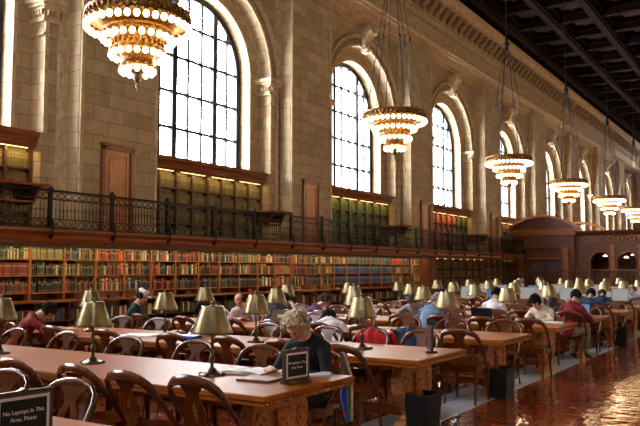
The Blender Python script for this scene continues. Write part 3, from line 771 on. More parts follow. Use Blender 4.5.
# ---- brass reading lamps
def make_lamp():
    t = empty('reading_lamp', (0,0,.76))
    B = MB(); B.lathe([(.105,0),(.105,.012),(.085,.022),(.05,.032),(.035,.05),(.022,.065)], n=18)
    for i in range(4): a = pi/4+i*pi/2; B.ell((.1*cos(a), .1*sin(a), .014), (.024,.024,.014), 8, 5)
    B.build('base', M['bronze'], t)
    B = MB(); B.lathe([(.02,.06),(.014,.09),(.024,.12),(.030,.145),(.016,.165),(.010,.19),(.009,.42),(.012,.5),(.012,.58)], n=10); B.build('stem', M['bronze'], t)
    B = MB(); B.lathe([(.166,.345),(.170,.348),(.168,.362),(.093,.565),(.090,.572),(.086,.572),(.089,.562),(.163,.360),(.166,.345)], n=32, cap=False); shd = B.build('lamp_shade', M['brass'], t)
    B = MB(); B.lathe([(.08,.556),(.08,.562),(.02,.574),(.012,.585),(.02,.597),(.008,.612)], n=14); B.build('shade_cap', M['brass'], shd)
    for s in (-1,1): B = MB(); B.lathe([(.012,.40),(.016,.44),(.03,.48),(.028,.51),(.01,.53)], (s*.055,0,0), 8); B.build('bulb', M['silver'], t)
    return t
l0 = make_lamp(); used = False
LX = [-4.1, -5.58, -7.06, -8.55]
for n in ROWS:
    for k, x in enumerate(LX):
        if n == -1: continue
        o = l0 if not used else dup(l0); used = True
        o.location = (x+random.uniform(-.03,.03), TY(n)+random.uniform(-.03,.03), .76)
        tag(o, 'brass cone-shaded lamp on the %s table row, %s from the aisle' % (RN[n+1], ORD[k]), 'lamp', 'brass reading lamps')
        o.rotation_euler.z = random.uniform(0, 3)

# ---- chairs
def make_chair():
    t = empty('wooden_chair')
    B = MB(); P = [(-.21,-.22),(.21,-.22),(.235,-.10),(.255,.12),(.23,.235),(0,.265),(-.23,.235),(-.255,.12),(-.235,-.10)]
    B.prism(P, 'z', .435, .465); B.prism([(x*.93,y*.93) for x,y in P], 'z', .465, .475); B.build('seat', M['wood_chair'], t)
    B = MB(); B.prism([(x*.9,y*.9) for x,y in P], 'z', .385, .435); B.build('seat_rail', M['wood_chair'], t)
    for s in (-1,1):
        B = MB(); B.tube([(s*.2,.2,.43),(s*.205,.215,.36),(s*.195,.205,.2),(s*.205,.225,0)], [.026,.028,.019,.015], 8); B.build('leg', M['wood_chair'], t)
        B = MB(); B.tube([(s*.185,-.19,.43),(s*.185,-.2,.25),(s*.195,-.27,0)], [.026,.02,.016], 8); B.build('leg', M['wood_chair'], t)
    B = MB(); pts = []; 
    K = [(.245,.03,.46),(.252,-.03,.54),(.255,-.10,.62),(.252,-.17,.70),(.243,-.225,.775),(.215,-.262,.83),(.16,-.285,.865),(.08,-.297,.883),(0,-.30,.888)]
    pts = K + [(-x,y,z) for x,y,z in K[:-1][::-1]]
    r = [(.020,.016),(.021,.016),(.022,.016),(.024,.016),(.028,.017),(.03,.016),(.034,.015),(.036,.014),(.037,.014)]
    B.tube(pts, [(a[1]*1.15, a[0]) for a in r + r[:-1][::-1]], 8); B.build('back_hoop', M['wood_chair'], t)
    B = MB()
    prof = [(0,.055,0),(.12,.045,0),(.25,.06,0),(.38,.092,.02),(.5,.10,.03),(.62,.085,.02),(.72,.055,0),(.82,.06,0),(.92,.10,0),(1,.15,0)]
    pos = lambda f: (-.19-.105*f, .455+.42*f)
    for (f,w_,h),(g,w2,h2) in zip(prof, prof[1:]):
        (ya,za),(yb,zb) = pos(f),pos(g); d = .016
        for s in (-1,1):
            B.add([(s*h,ya,za),(s*w_,ya,za),(s*w2,yb,zb),(s*h2,yb,zb),(s*h,ya+d,za),(s*w_,ya+d,za),(s*w2,yb+d,zb),(s*h2,yb+d,zb)],
                  [(0,1,2,3)[::s],(7,6,5,4)[::s],(1,5,6,2)[::s],(3,7,4,0)[::s]])
    B.build('back_splat', M['wood_chair'], t)
    return t
ch0 = make_chair(); ch_used = [False]
def put_chair(x, y, rz, lab, group='wooden chairs along the reading tables'):
    o = ch0 if not ch_used[0] else dup(ch0); ch_used[0] = True
    o.location = (x, y, 0); o.rotation_euler.z = rz; tag(o, lab, 'chair', group); return o
SLOT = lambda k: -3.6 - .635*k
FRONT = {0:{0:-3.5,1:-4.05,2:-4.64,3:-5.4,4:-6.05,5:-6.8,6:-7.6,7:-8.4}, 1:{0:-3.76,1:-4.5,2:-5.25,3:-6.05,4:-7.1,5:-8.1,6:-9.0}}
BACK = {0:{0:-3.66,1:-4.3,2:-5.2,3:-6.12,4:-7.2,5:-8.1,6:-8.9}, 1:{0:-3.85,1:-4.48,2:-5.13,3:-6.05,4:-7.2,5:-8.1,6:-8.9}, -1:{0:-4.02,1:-4.78,2:-5.5}}
FRONT[2] = {0:-3.55,1:-4.2,2:-4.9,3:-5.6,4:-6.4,5:-7.2,6:-8.1,7:-9.12}
FRONT[3] = {0:-3.45,1:-4.15,2:-4.88,3:-5.6,4:-6.4,5:-7.15,6:-7.8,7:-8.9}
BACK[3] = {0:-3.75,1:-4.6,2:-5.4,3:-6.25,4:-7.1,5:-8.0,6:-8.9}
BACK[2] = {0:-3.6,1:-4.4,2:-5.2,3:-6.0,4:-6.9,5:-7.55,6:-8.2,7:-9.0}
for n in ROWS:
    for side, D in ((0, FRONT), (1, BACK)):
        if n == -1 and side == 0: continue
        if n > 8: continue
        sl = D.get(n) or {k: -3.5-.74*k+random.uniform(-.08,.08) for k in range(8)}
        for k, x in sl.items():
            pull = random.uniform(-.05,.06)
            y = TY(n) + (-.69-pull if side == 0 else .69+pull)
            if n == 1 and k == 0 and side == 0: y -= .05
            put_chair(x, y, (0 if side == 0 else pi) + random.uniform(-.12,.12),
                      'brown bentwood chair on the %s side of the %s table row, %s from the aisle' % (('near','far')[side], RN[n+1], ORD[k]))

# ================================================================= PEOPLE
def blob(vs, fs, c, r, rot, nu=14, nv=10):
    b = len(vs); Q = MB(); Q.ell((0,0,0), r, nu, nv)
    for p in Q.v: vs.append(rot @ (Vector(p) + Vector(c[1])) + Vector(c[0]))
    for f in Q.f: fs.append(tuple(i+b for i in f))
def body_mesh(joints, edges):
    """tapered limb volumes along the skeleton; the voxel remesh then fuses them into one continuous skin"""
    B = MB()
    for p, r in joints: B.ell(p, (r[0], r[1], min(r)), 14, 9)
    for i, j in edges:
        (p, r), (q, t_) = joints[i], joints[j]
        pts = [p.lerp(q, k/4) for k in range(5)]
        rr = [(r[0]*(1-k/4)+t_[0]*k/4, r[1]*(1-k/4)+t_[1]*k/4) for k in range(5)]
        B.tube(pts, rr, 14, up=(0,1,0))
    return [Vector(v) for v in B.v], list(B.f)
def cloth(name, c, c2=None, scale=6):
    return mat(name, c, .85, c2=c2, var=.25, scale=scale, spec=.2, bump=.25)
def person(label, x, y, rz, shirt, pants, hair, lean=25, nod=25, turn=0, wl=(-.12,.5,.79), wr=(.16,.48,.79), twist=0, style='short', skin=(.55,.31,.21), size=1., side=0, cap=None, z=0, glasses=False, lap=False):
    L = radians(lean); S_ = radians(side)
    pel = Vector((0,-.06,.56)); d = Vector((sin(S_), sin(L)*cos(S_), cos(L)*cos(S_))).normalized()
    waist = pel + d*.155; d2 = Vector((sin(S_*1.3), sin(L*1.25)*cos(S_), cos(L*1.25)*cos(S_))).normalized()
    chest = waist + d2*.195; base = chest + d2*.10
    nk = base + (d2 + Vector((0,sin(L+radians(nod)*.85),cos(L+radians(nod)*.85)))).normalized()*.09
    tw = Matrix.Rotation(radians(twist), 3, 'Z')
    J = []; E_ = []; lab = []
    def j(p, r, a=None, kind='shirt'):
        J.append((Vector(p), r if isinstance(r, tuple) else (r, r))); lab.append(kind)
        if a is not None: E_.append((a, len(J)-1))
        return len(J)-1
    P = j(pel, (.145,.12), None, 'pants'); Wt = j(waist, (.135,.105), P); C_ = j(chest, (.155,.115), Wt); Bs = j(base, (.125,.082), C_); N = j(nk, (.052,.055), Bs, 'skin')
    H0 = j(nk + (nk-base).normalized()*.05, (.05,.055), N, 'skin')
    hands = []
    for s, wv in ((-1, wl), (1, wr)):
        sh = base + tw @ Vector((s*.165,0,0)) - d2*.03; q = j(sh, .065, Bs)
        wv = Vector(wv); m_ = (sh+wv)/2; dist = (wv-sh).length; h = sqrt(max(.29**2-(dist/2)**2, .0025)); v = (wv-sh).normalized()
        out = (Vector((s*.7,-.15,-1)) - v*Vector((s*.7,-.15,-1)).dot(v)).normalized(); el = m_ + out*h
        if el.z < .80 and el.y > .3: el.z = .81
        e = j(el, .046, q); f = j(el.lerp(wv,.6), .036, e); k = j(wv, .027, f, 'skin'); hands.append((wv, (wv-el).normalized(), s))
        hp = pel + Vector((s*.09,.04,-.03)); t_ = j(hp, .085, P, 'pants'); kn = Vector((s*.13,.40,.53)); a = j(kn, .062, t_, 'pants')
        mid_ = j(Vector((s*.13,.41,.32)), .055, a, 'pants'); an = j(Vector((s*.13,.38,.10)), .036, mid_, 'pants'); j(Vector((s*.14,.53,.045)), (.038,.032), an, 'shoe')
    vs, fs = body_mesh(J, E_)
    hd = (nk + (nk-base).normalized()*.05)
    Rm = Matrix.Rotation(radians(turn), 3, 'Z') @ Matrix.Rotation(-(L*.4+radians(nod)*.8), 3, 'X')
    hc = hd + Rm @ Vector((0,.02,.10))
    for c, r in (((0,-.012,.025),(.074,.094,.088)), ((0,.022,-.03),(.060,.072,.078)), ((0,.045,-.078),(.036,.04,.028)), ((0,.094,-.018),(.013,.02,.024)), ((0,.084,.008),(.010,.014,.03)),
                 ((.074,-.005,-.015),(.012,.02,.032)), ((-.074,-.005,-.015),(.012,.02,.032)), ((0,.082,-.055),(.024,.012,.006)), ((0,.080,-.068),(.02,.012,.006)), ((0,-.015,-.08),(.045,.05,.06)), ((0,.078,.03),(.045,.012,.010))):
        blob(vs, fs, (hc, c), r, Rm, 14, 9)
    for wv, dr, s in hands:                     # palm, four fingers and a thumb, fingers slightly curled down
        f = Vector((dr.x, dr.y, dr.z*.3)).normalized(); sd = f.cross(Vector((0,0,1))).normalized(); up = sd.cross(f)
        R3 = Matrix((sd, f, up)).transposed()
        blob(vs, fs, (wv, (0,.045,0)), (.040,.052,.017), R3, 10, 7)
        B = MB()
        for q, ln in enumerate((.058,.072,.078,.068)):
            o_ = (-.03+.02*q)*(-s)
            B.tube([wv + R3 @ Vector(p) for p in ((o_*.8,.06,0),(o_,.10,.006),(o_*1.1,.10+ln*.5,-.002),(o_*1.1,.10+ln*.85,-.022))], [.0125,.012,.0115,.0095], 6)
        B.tube([wv + R3 @ Vector(p) for p in ((-s*.02,.02,-.002),(-s*.052,.05,-.004),(-s*.062,.085,-.012))], [.0145,.013,.011], 6)
        b = len(vs); vs += [Vector(p) for p in B.v]; fs += [tuple(i+b for i in g) for g in B.f]
    me = bpy.data.meshes.new('person'); me.from_pydata([tuple(v) for v in vs], [], fs)
    o = bpy.data.objects.new('person', me); col.objects.link(o)
    md = o.modifiers.new('r','REMESH'); md.mode = 'VOXEL'; md.voxel_size = .009; md.use_smooth_shade = True
    sm = o.modifiers.new('m','SMOOTH'); sm.iterations = 5; sm.factor = .5
    ev = o.evaluated_get(bpy.context.evaluated_depsgraph_get()); m2 = bpy.data.meshes.new_from_object(ev); m2.name = 'person'
    o.modifiers.clear(); o.data = m2; bpy.data.meshes.remove(me)
    m2.materials.clear()
    for m_ in (shirt, pants, mat('skin_tone', skin, .5, var=.08), M['black'], mat('lips', (skin[0]*.8, skin[1]*.5, skin[2]*.5), .5)): m2.materials.append(m_)
    segs = [(J[a][0], J[b][0], lab[b], max(J[b][1])) for a, b in E_]
    idx = {'shirt':0,'pants':1,'skin':2,'shoe':3}
    hi = Rm.transposed()
    for p in m2.polygons:
        c = p.center; best = 9; k = 'shirt'
        q = hi @ (c - hc)
        if abs(q.x) < .1 and abs(q.y) < .12 and -.115 < q.z < .13: 
            p.material_index = 4 if (abs(q.x) < .024 and q.y > .083 and -.076 < q.z < -.048) else 2; p.use_smooth = True; continue
        hnd = min((c-wv-dr*.08).length for wv, dr, s in hands)
        if hnd < .085: p.material_index = 2; p.use_smooth = True; continue
        for a, b, l_, r in segs:
            ab = b-a; t_ = max(0, min(1, (c-a).dot(ab)/ab.length_squared)); dd = (c-a-ab*t_).length - r*.6
            if dd < best: best = dd; k = l_
        p.material_index = idx[k]; p.use_smooth = True
    o.location = (x, y, z); o.rotation_euler.z = rz; o.scale = (size,)*3
    tag(o, label, 'person', 'people reading at the tables')
    # eyes
    B = MB()
    for s in (-1,1): B.ell(tuple(hc + Rm @ Vector((s*.03,.083,.006))), (.011,.008,.007), 8, 6, Rm)
    B.build('eyes', M['black'], o)
    if glasses:
        B = MB()
        for s in (-1,1): B.tube([hc + Rm @ Vector((s*.032+.022*cos(a*pi/5), .104, .004+.017*sin(a*pi/5))) for a in range(10)], .002, 4, closed=True); B.tube([hc + Rm @ Vector((s*.055,.102,.008)), hc + Rm @ Vector((s*.08,.0,.005))], .002, 4)
        B.tube([hc + Rm @ Vector((-.01,.104,.006)), hc + Rm @ Vector((.01,.104,.006))], .002, 4); B.build('glasses', M['black'], o)
    # hair
    B = MB(); rnd = random.Random(int(x*1000) % 997)
    def cl(p, r): B.ell(tuple(hc + Rm @ Vector(p)), r, 8, 6, Rm)
    if style == 'curly':
        for q in range(150):
            th = rnd.uniform(0, 2*pi); ph = rnd.uniform(-.75, 1.5); px, py_, pz = cos(ph)*cos(th), cos(ph)*sin(th), sin(ph)
            if py_ > .45 and pz < .62: continue
            rr = rnd.uniform(.018,.032); cl((px*.108, -.012+py_*.108, .02+pz*.105), (rr,rr,rr))
    elif style in ('short','long','bald'):
        for q in range(260):
            th = rnd.uniform(0, 2*pi); ph = rnd.uniform(-.6, 1.55); px, py_, pz = cos(ph)*cos(th), cos(ph)*sin(th), sin(ph)
            if py_ > .4 and pz < .45: continue
            if style == 'bald' and (pz > .35 or py_ > .1): continue
            rr = rnd.uniform(.02,.03); cl((px*.076, -.014+py_*.094, .028+pz*.088), (rr,rr,rr*1.2))
        if style == 'long':
            for q in range(15):
                a = rnd.uniform(pi*.98, pi*2.02); px = cos(a)*.085; py_ = sin(a)*.09
                pts = [hc + Rm @ Vector((px*.9, py_, .05)), hc + Rm @ Vector((px*1.1, py_*1.15, -.05))]
                e = pts[-1]; pts += [e + Vector((rnd.uniform(-.02,.02)+px*.2, .02, -.10)), e + Vector((rnd.uniform(-.03,.03)+px*.3, .035, -.22))]
                B.tube(pts, [.018,.02,.018,.008], 6)
    hm = mat('hair', hair, .9, spec=.15, c2=tuple(a*.45 for a in hair), scale=60, bump=.5)
    B.build('hair', hm, o)
    if cap:
        B = MB(); prof = [(.088,.0),(.094,.03),(.088,.07),(.06,.10),(.0,.112)]; vs = []
        Q = MB(); Q.lathe([(r,zz) for r,zz in prof], n=18); B.add([tuple(hc + Rm @ Vector((p[0], p[1]*1.12-.012, p[2]+.03))) for p in Q.v], Q.f, True)
        Q = MB(); Q.ell((0,.11,.045),(.07,.06,.008),14,6); B.add([tuple(hc + Rm @ Vector(p)) for p in Q.v], Q.f, True)
        B.build('cap', cap, o)
    return o
K_ = {}
K_['black'] = cloth('black_knit', (.012,.012,.014)); K_['jeans'] = cloth('blue_denim', (.03,.06,.13)); K_['dkpants'] = cloth('dark_trousers', (.02,.02,.025))
K_['maroon'] = cloth('maroon_wool', (.16,.012,.018)); K_['dkred'] = cloth('dark_red_wool', (.20,.018,.02)); K_['dkgreen'] = cloth('dark_green_cloth', (.012,.028,.024))
K_['check'] = cloth('pink_checked_shirt', (.62,.50,.52), (.36,.22,.27), 34); K_['purple'] = cloth('deep_purple_knit', (.07,.018,.075)); K_['white'] = cloth('white_shirt', (.72,.69,.74))
K_['grey'] = cloth('grey_patterned_shirt', (.34,.34,.36), (.14,.14,.17), 30); K_['blue'] = cloth('faded_blue_shirt', (.13,.20,.31)); K_['cream'] = cloth('cream_shirt', (.66,.58,.48))
K_['bluegrey'] = cloth('blue_grey_jacket', (.13,.16,.24)); K_['camo'] = cloth('mottled_trousers', (.30,.28,.20), (.08,.08,.06), 22); K_['redc'] = cloth('red_jacket_cloth', (.42,.015,.02)); K_['navy'] = cloth('navy_jacket', (.02,.035,.07))
F_, B_ = 0, pi
fy = lambda n: TY(n)-.80
by = lambda n: TY(n)+.80
person('person with curly grey-blonde hair and black jumper, head bowed, at the second table row', -3.66, by(0), B_, K_['black'], K_['dkpants'], (.62,.50,.34), lean=16, nod=52, turn=0, style='curly', skin=(.58,.34,.24), wl=(-.14,.44,.80), wr=(.14,.44,.80))
person('person in dark red top leaning low over white papers at the left', -9.05, fy(1), radians(-35), K_['dkred'], K_['dkpants'], (.02,.012,.01), lean=26, nod=62, turn=-20, skin=(.5,.27,.17), wl=(-.1,.60,.80), wr=(.18,.62,.80))
person('person in white cap and dark green jacket seen from behind', -9.5, fy(2), radians(-50), K_['dkgreen'], K_['dkpants'], (.05,.03,.02), lean=16, nod=26, turn=-25, cap=cloth('white_cap', (.62,.60,.58)), skin=(.55,.3,.2))
person('person with dark hair and black top bending over a blue folder', -6.79, by(1), B_, K_['black'], K_['jeans'], (.02,.013,.01), lean=28, nod=52, turn=0, skin=(.5,.27,.18), wl=(-.1,.55,.80), wr=(.3,.5,.80))
person('balding person with glasses in a pale pink checked shirt, looking down left', -8.2, by(2)-.1, radians(200), K_['check'], K_['dkpants'], (.06,.04,.03), lean=28, nod=30, turn=-12, style='bald', skin=(.52,.28,.19), glasses=True, wl=(-.14,.44,.80), wr=(.12,.42,.80))
person('person in black with one bare arm raised to the head, behind small brass lamps', -8.35, fy(3), 0, K_['black'], K_['dkpants'], (.03,.02,.015), lean=32, nod=42, wr=(.26,.34,.98))
person('person in a deep purple jumper slumped with head near the table', -7.62, fy(3), radians(-38), K_['purple'], K_['dkpants'], (.06,.045,.04), lean=34, nod=28, side=0, wl=(-.15,.58,.80), wr=(.18,.60,.80))
person('person in a white shirt with dark hair, back turned, bent low onto the table', -5.42, fy(2), radians(24), K_['white'], K_['dkpants'], (.02,.014,.012), lean=38, nod=58, side=-16, style='long', wl=(-.2,.60,.80), wr=(.32,.50,.80))
person('person in a grey patterned shirt leaning forward beyond three brass lamps', -6.13, by(3), radians(195), K_['grey'], K_['jeans'], (.10,.08,.07), lean=28, nod=58, wl=(-.14,.6,.80), wr=(.2,.6,.80))
person('grey-haired person in a faded blue shirt seen from behind', -5.2, fy(3), radians(-12), K_['blue'], K_['dkpants'], (.30,.29,.29), lean=24, nod=48, turn=-10, style='curly', wl=(-.14,.5,.80), wr=(.18,.5,.80))
person('dark-haired person in a white top reading in front of a blue monitor', -4.95, fy(4), 0, K_['white'], K_['jeans'], (.015,.01,.01), lean=20, nod=30)
person('dark-haired person in a cream shirt leaning on the end of a table', -3.68, by(3), radians(165), K_['cream'], K_['jeans'], (.015,.01,.01), lean=26, nod=46, turn=10, skin=(.5,.28,.19), wl=(-.14,.55,.80), wr=(.2,.52,.80))
person('person in a blue-grey jacket hunched over behind the cream-shirted reader', -4.2, by(4), radians(190), K_['bluegrey'], K_['jeans'], (.10,.08,.07), lean=38, nod=62, wl=(-.14,.62,.80), wr=(.2,.62,.80))
person('person in a maroon jumper and mottled trousers seen from behind at a table end', -3.50, fy(4), radians(-8), K_['maroon'], K_['camo'], (.012,.01,.01), lean=22, nod=36, wl=(-.16,.5,.80), wr=(.18,.5,.80))
person('dark-haired person in a navy top behind the small blue laptop', -3.76, fy(5), 0, K_['navy'], K_['dkpants'], (.012,.01,.01), lean=26, nod=40)
person('person in a blue jacket bent over behind a brass lamp at the right', -4.0, fy(6), radians(10), K_['navy'], K_['jeans'], (.05,.03,.02), lean=32, nod=55, wl=(-.14,.58,.80), wr=(.2,.58,.80))
person('person in a grey top at the right edge of the photo', -3.8, fy(7), 0, K_['grey'], K_['dkpants'], (.25,.18,.12), lean=28, nod=46)

# ================================================================= THINGS ON AND AROUND THE TABLES
def text_mesh(body, size, parent, loc, m, name='lettering', bold=0.):
    cu = bpy.data.curves.new(name, 'FONT'); cu.body = body; cu.size = size; cu.align_x = 'CENTER'; cu.align_y = 'CENTER'; cu.extrude = .0008; cu.offset = bold
    o = bpy.data.objects.new('tmp', cu); col.objects.link(o)
    me = bpy.data.meshes.new_from_object(o.evaluated_get(bpy.context.evaluated_depsgraph_get())); bpy.data.objects.remove(o)
    me.materials.clear(); me.materials.append(m); t = bpy.data.objects.new(name, me); col.objects.link(t); t.parent = parent; t.location = loc
    t.rotation_euler = (pi/2, 0, pi/2); KIDS.setdefault(parent.name, []).append(t); return t
def sign(loc, rz, lab, w_=.30, h=.25):
    t = tag(empty('table_sign', loc, rz), lab, 'sign', 'framed notices on the tables')     # faces local +x
    B = MB(); B.cbox(-.012,.012,-w_/2,w_/2,.02,h+.02,.004); B.build('frame', M['wood_frame'], t)
    B = MB(); B.cbox(-.06,.06,-w_/2+.03,w_/2-.03,0,.022,.004); B.build('foot', M['wood_dark'], t)
    B = MB(); a, c = w_/2-.022, .042
    for y0,y1,z0,z1 in ((-a,a,c,c+.015),(-a,a,h-.015,h),(-a,-a+.015,c,h),(a-.015,a,c,h)): B.box(.012,.015,y0,y1,z0,z1)
    B.build('silver_border', M['silver'], t)
    B = MB(); B.box(.012,.0135,-a+.012,a-.012,c+.012,h-.012); pn = B.build('notice_panel', M['black'], t)
    B = MB(); B.prism([(-w_/2+.0,h+.02),(w_/2,h+.02),(w_/2,h+.026),(.03,h+.028),(0,h+.04),(-.03,h+.028),(-w_/2,h+.026)], 'x', -.014, .014); B.build('brass_crest', M['bronze'], t)
    zc = (c+h)/2+.02
    text_mesh('No Laptops In This', .0265*w_/.3, pn, (.0135,0,zc), M['lettering']); text_mesh('Area, Please', .0265*w_/.3, pn, (.0135,0,zc-.036), M['lettering'])
sign((-3.33, 2.38, .76), radians(-4), 'framed black notice on the nearest table at the lower left corner', .33, .235)
sign((-3.30, 4.76, .76), radians(-8), 'framed black notice standing in front of the curly-haired reader', .285, .235)
sign((-3.33, 7.30, .76), radians(35), 'small framed black notice on the third table, above the black bin', .26, .25)
def bin_(x, y, lab):
    t = tag(empty('waste_bin', (x, y, 0)), lab, 'bin', 'black waste bins at the table ends'); t.scale = (.8,.88,.92)
    B = MB(); vs = []
    for z, a, c in ((0,.135,.165),(.40,.165,.20)): vs += [(-a,-c,z),(a,-c,z),(a,c,z),(-a,c,z)]
    for z, a, c in ((.40,.155,.19),(.03,.127,.157)): vs += [(-a,-c,z),(a,-c,z),(a,c,z),(-a,c,z)]
    B.add(vs, [(3,2,1,0)] + [(4*r+i, 4*r+(i+1)%4, 4*r+4+(i+1)%4, 4*r+4+i) for r in range(3) for i in range(4)] + [(12,13,14,15)]); B.build('bin_body', M['black'], t)
    B = MB(); B.box(-.175,.175,-.21,-.185,.385,.41); B.box(-.175,.175,.185,.21,.385,.41); B.box(-.175,-.15,-.185,.185,.385,.41); B.box(.15,.175,-.185,.185,.385,.41); B.build('rim', M['black'], t)
bin_(-3.29, 7.03, 'square black bin at the end of the third table row, beside the grey floor strip')
bin_(-3.29, 9.4, 'square black bin at the end of the fourth table row')
bin_(-3.29, 17.1, 'small black bin far along the aisle near the right edge')
def sheet(name, lab, cat, x, y, w_, d_, rz, m, z=.76, th=.006, n=1, group=None):
    B = MB()
    for q in range(n):
        a = random.uniform(-.1,.1) if q else 0; c, s = cos(a), sin(a); dx, dy = random.uniform(-.02,.02)*bool(q), random.uniform(-.02,.02)*bool(q)
        P = [(-w_/2,-d_/2),(w_/2,-d_/2),(w_/2,d_/2),(-w_/2,d_/2)]; P = [(c*u-s*v+dx, s*u+c*v+dy) for u,v in P]
        B.prism(P, 'z', q*th, (q+1)*th)
    o = B.build(name, m, None, (x,y,z), rz); return tag(o, lab, cat, group)
def open_book(lab, x, y, rz, w_=.2, d_=.27):
    t = tag(empty('open_book', (x,y,.76), rz), lab, 'book')
    for s in (-1,1):
        B = MB(); n = 8; top = [(s*w_*i/n, .012+.022*sin(pi*min(1,(i+.8)/n))) for i in range(n+1)]; P = [(0,0.004)] + top + [(s*w_,.004)]
        B.prism(P if s > 0 else P[::-1], 'y', -d_/2, d_/2); B.build('page_block', M['paper'], t)
    B = MB(); B.box(-w_-.01,w_+.01,-d_/2-.01,d_/2+.01,0,.004); B.build('cover', K_['dkred'], t)
BLUEF = mat('blue_folder_plastic', (.02,.06,.45), .35); GREYP = mat('grey_paper', (.5,.5,.56), .6); BRN = mat('brown_leather', (.16,.05,.02), .45)
sheet('paper_stack', 'white papers in front of the dark red reader at the left', 'papers', -7.35, 6.98, .45, .3, .3, M['paper'], n=4)
sheet('folder', 'bright blue folder lying on the third table beside the bowed reader', 'folder', -6.65, 7.1, .36, .25, .2, BLUEF, th=.018, n=2)
sheet('paper_stack', 'loose white papers next to the blue folder', 'papers', -7.05, 7.25, .35, .25, -.2, M['paper'], n=3)
open_book('open book on the second table row beside the curly-haired reader', -4.0, 5.0, .25)
sheet('notebook', 'flat dark red notebook behind the framed notice on the second table', 'notebook', -3.62, 4.72, .30, .22, .1, BRN, th=.02)
sheet('paper_stack', 'pale papers at the end of the second table, right of the framed notice', 'papers', -3.4, 5.18, .26, .2, .4, GREYP, n=3)
sheet('paper_stack', 'white papers beside the bent white-shirted reader', 'papers', -5.0, 9.3, .4, .28, .1, M['paper'], n=3)
sheet('paper_stack', 'white papers in front of the checked-shirt reader', 'papers', -8.3, 9.85, .42, .3, .1, M['paper'], n=3)
sheet('paper_stack', 'papers and books by the cream-shirted reader at the table end', 'papers', -3.5, 12.2, .5, .3, .2, M['paper'], n=5)
sheet('paper_stack', 'bright papers on the fifth table row left of the blue-shirted reader', 'papers', -5.5, 11.8, .5, .3, .1, M['paper'], n=3)
sheet('paper_stack', 'pale papers on the fourth table row near the red jacket', 'papers', -5.4, 9.5, .5, .3, .1, GREYP, n=3)
sheet('paper_stack', 'white papers on the fifth table row near its aisle end', 'papers', -4.3, 11.75, .5, .3, -.1, M['paper'], n=3)
t = tag(empty('file_box', (-6.95, 9.62, .76), .3), 'small brown box standing on the fourth table row between lamp stems', 'box')
B = MB(); B.cbox(-.14,.14,-.05,.05,0,.24,.006); B.build('box_body', mat('brown_card', (.16,.11,.07), .7), t); B = MB(); B.box(-.05,.05,-.055,-.05,.12,.17); B.build('label_plate', M['paper'], t)
# laptops and monitors
SCRB = emis('blue_screen', (.16,.36,.75), .55, (.02,.02,.02)); SCRW = emis('pale_screen', (.75,.73,.70), .42, (.02,.02,.02)); BEI = mat('beige_plastic', (.28,.25,.22), .5)
def laptop(x, y, rz, lab, scr):
    t = tag(empty('laptop', (x,y,.76), rz), lab, 'laptop')
    B = MB(); B.cbox(-.17,.17,-.24,0,0,.022,.005); B.build('keyboard_base', M['black'], t)
    B = MB(); B.add([(-.17,0,.02),(.17,0,.02),(.17,.07,.25),(-.17,.07,.25),(-.17,.012,.017),(.17,.012,.017),(.17,.082,.247),(-.17,.082,.247)],[(0,1,2,3),(7,6,5,4),(0,4,5,1),(1,5,6,2),(2,6,7,3),(3,7,4,0)]); lid = B.build('lid', M['black'], t)
    B = MB(); B.add([(-.155,.003,.038),(.155,.003,.038),(.155,.064,.238),(-.155,.064,.238)],[(0,1,2,3)]); B.build('screen', scr, lid)
laptop(-3.42, 14.1, .1, 'laptop with a glowing blue screen in front of the maroon-jumper reader', SCRB)
laptop(-4.42, 11.75, pi+.15, 'open black laptop seen from behind beside the cream-shirted reader', SCRW)
def monitor():
    t = empty('computer_monitor', (0,0,.76))
    B = MB(); B.cbox(-.20,.20,0,.045,.10,.42,.008); hs = B.build('housing', BEI, t)
    B = MB(); B.add([(-.18,-.001,.12),(.18,-.001,.12),(.18,-.001,.40),(-.18,-.001,.40)],[(0,1,2,3)]); B.build('screen', SCRW, hs)
    B = MB(); B.box(-.04,.04,.01,.04,.02,.10); B.cbox(-.11,.11,-.07,.11,0,.02,.005); B.build('stand', BEI, t)
    return t
def recolour(t, m):
    for c in [e for d in KIDS[t.name] for e in KIDS.get(d.name, [])]:
        if c.name.split('.')[0] == 'screen': c.data = c.data.copy(); c.data.materials[0] = m
m0 = monitor(); first = True
MON = [(-7.71,19.3,0),(-6.97,19.3,1),(-6.3,19.3,1),(-6.05,19.3,0),(-5.65,19.3,0),(-5.03,19.35,0),(-4.36,19.3,0),(-8.5,21.8,0),(-7.6,21.8,0),(-6.6,21.8,1),(-5.3,21.8,0),(-4.4,21.8,0),(-3.75,19.3,0),(-3.6,21.8,0),(-9.0,24.2,0),(-7.9,24.2,0),(-6.6,24.2,0),(-5.4,24.2,0),(-4.3,24.2,0)]
MON = [m for i, m in enumerate(MON) if i != 2]
for i, (x, y, blue) in enumerate(MON):
    o = m0 if first else dup(m0); first = False
    o.location = (x, y+.12, .76); o.rotation_euler.z = radians(18)
    row = {19.3:'eighth',19.35:'eighth',21.8:'ninth',24.2:'tenth'}[y]; k = sorted([a for a, b, c in MON if abs(b-y) < .2], reverse=True).index(x)
    tag(o, 'beige monitor with a %s screen on the %s table row, %s from the aisle' % ('blue' if blue else 'pale', row, ORD[k]), 'monitor', 'computer monitors far down the hall')
    if blue: recolour(o, SCRB)
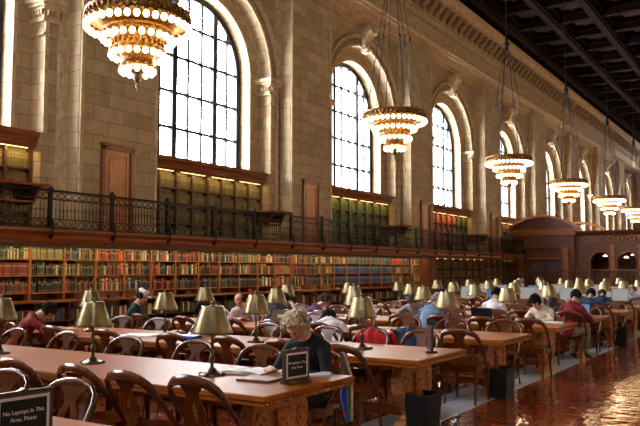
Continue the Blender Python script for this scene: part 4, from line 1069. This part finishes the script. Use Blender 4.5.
# jackets over chair backs
def jacket(x, y, rz, m, lab, w_=.46):
    B = MB(); nx, nz = 16, 14; g = random.Random(int(x*100)); vs = []
    for i in range(nx+1):
        u = -w_/2 + w_*i/nx
        for k in range(nz+1):
            v = k/nz*2-1; side = 1 if v > 0 else -1; drop = abs(v)*(.42 if v < 0 else .25)
            fold = .018*sin(i*1.4+v*2)+.012*sin(i*2.3)
            yy = -.30 + side*(.045*min(1,abs(v)*5)) - (.05*abs(v) if v < 0 else -.05*abs(v)) + fold; zz = .915 - .02*(2*u/w_)**2*3 - drop + .012*sin(i*.9)
            vs.append((u*(1+.15*abs(v)), yy, zz))
    fs = [(i*(nz+1)+k, (i+1)*(nz+1)+k, (i+1)*(nz+1)+k+1, i*(nz+1)+k+1) for i in range(nx) for k in range(nz)]
    B.add(vs, fs, True); o = B.build('jacket', m, None, (x,y,0), rz); md = o.modifiers.new('t','SOLIDIFY'); md.thickness = .012; tag(o, lab, 'jacket')
    for s in (-1,1):
        A = MB(); A.tube([(s*.2,-.34,.86),(s*.25,-.40,.72),(s*.235,-.41,.55),(s*.21,-.40,.42)], [.05,.055,.05,.042], 10); A.build('sleeve', m, o)
jacket(-4.48, by(1)-.12, pi, K_['redc'], 'red jacket hung over a chair back on the far side of the third table')
jacket(-4.2, fy(2)+.1, 0, K_['navy'], 'dark blue jacket hung over a chair back behind the red jacket')
# colourful bag hanging from the curly-haired reader's chair
B = MB(); g = random.Random(5); cols = [(.5,.02,.03),(.03,.08,.4),(.02,.22,.08),(.55,.03,.04),(.02,.02,.03),(.6,.5,.45),(.4,.02,.02)]
t = tag(empty('striped_scarf', (-3.53, 5.88, 0)), 'bright red, blue and green scarf hanging from a chair beside the second table', 'scarf')
for q in range(7):
    B = MB(); x = -.03+.012*g.uniform(-1,1); y = -.05+.017*q
    B.tube([(x+.05,-.10+y*.3,.875),(x+.02,y-.03,.84),(x+.05,y+.01*g.uniform(-1,1),.66),(x+.03,y+.03*g.uniform(-1,1)+.02,.5),(x+.04,y+.04,.28+.04*g.uniform(-1,1))], [(.014,.02),(.018,.03),(.022,.034),(.024,.034),(.012,.02)], 6)
    c = cols[q % len(cols)]; B.build('stripe', cloth('scarf_cloth_%s' % ['red','blue','green','scarlet','black','cream','crimson'][q%7], c), t)
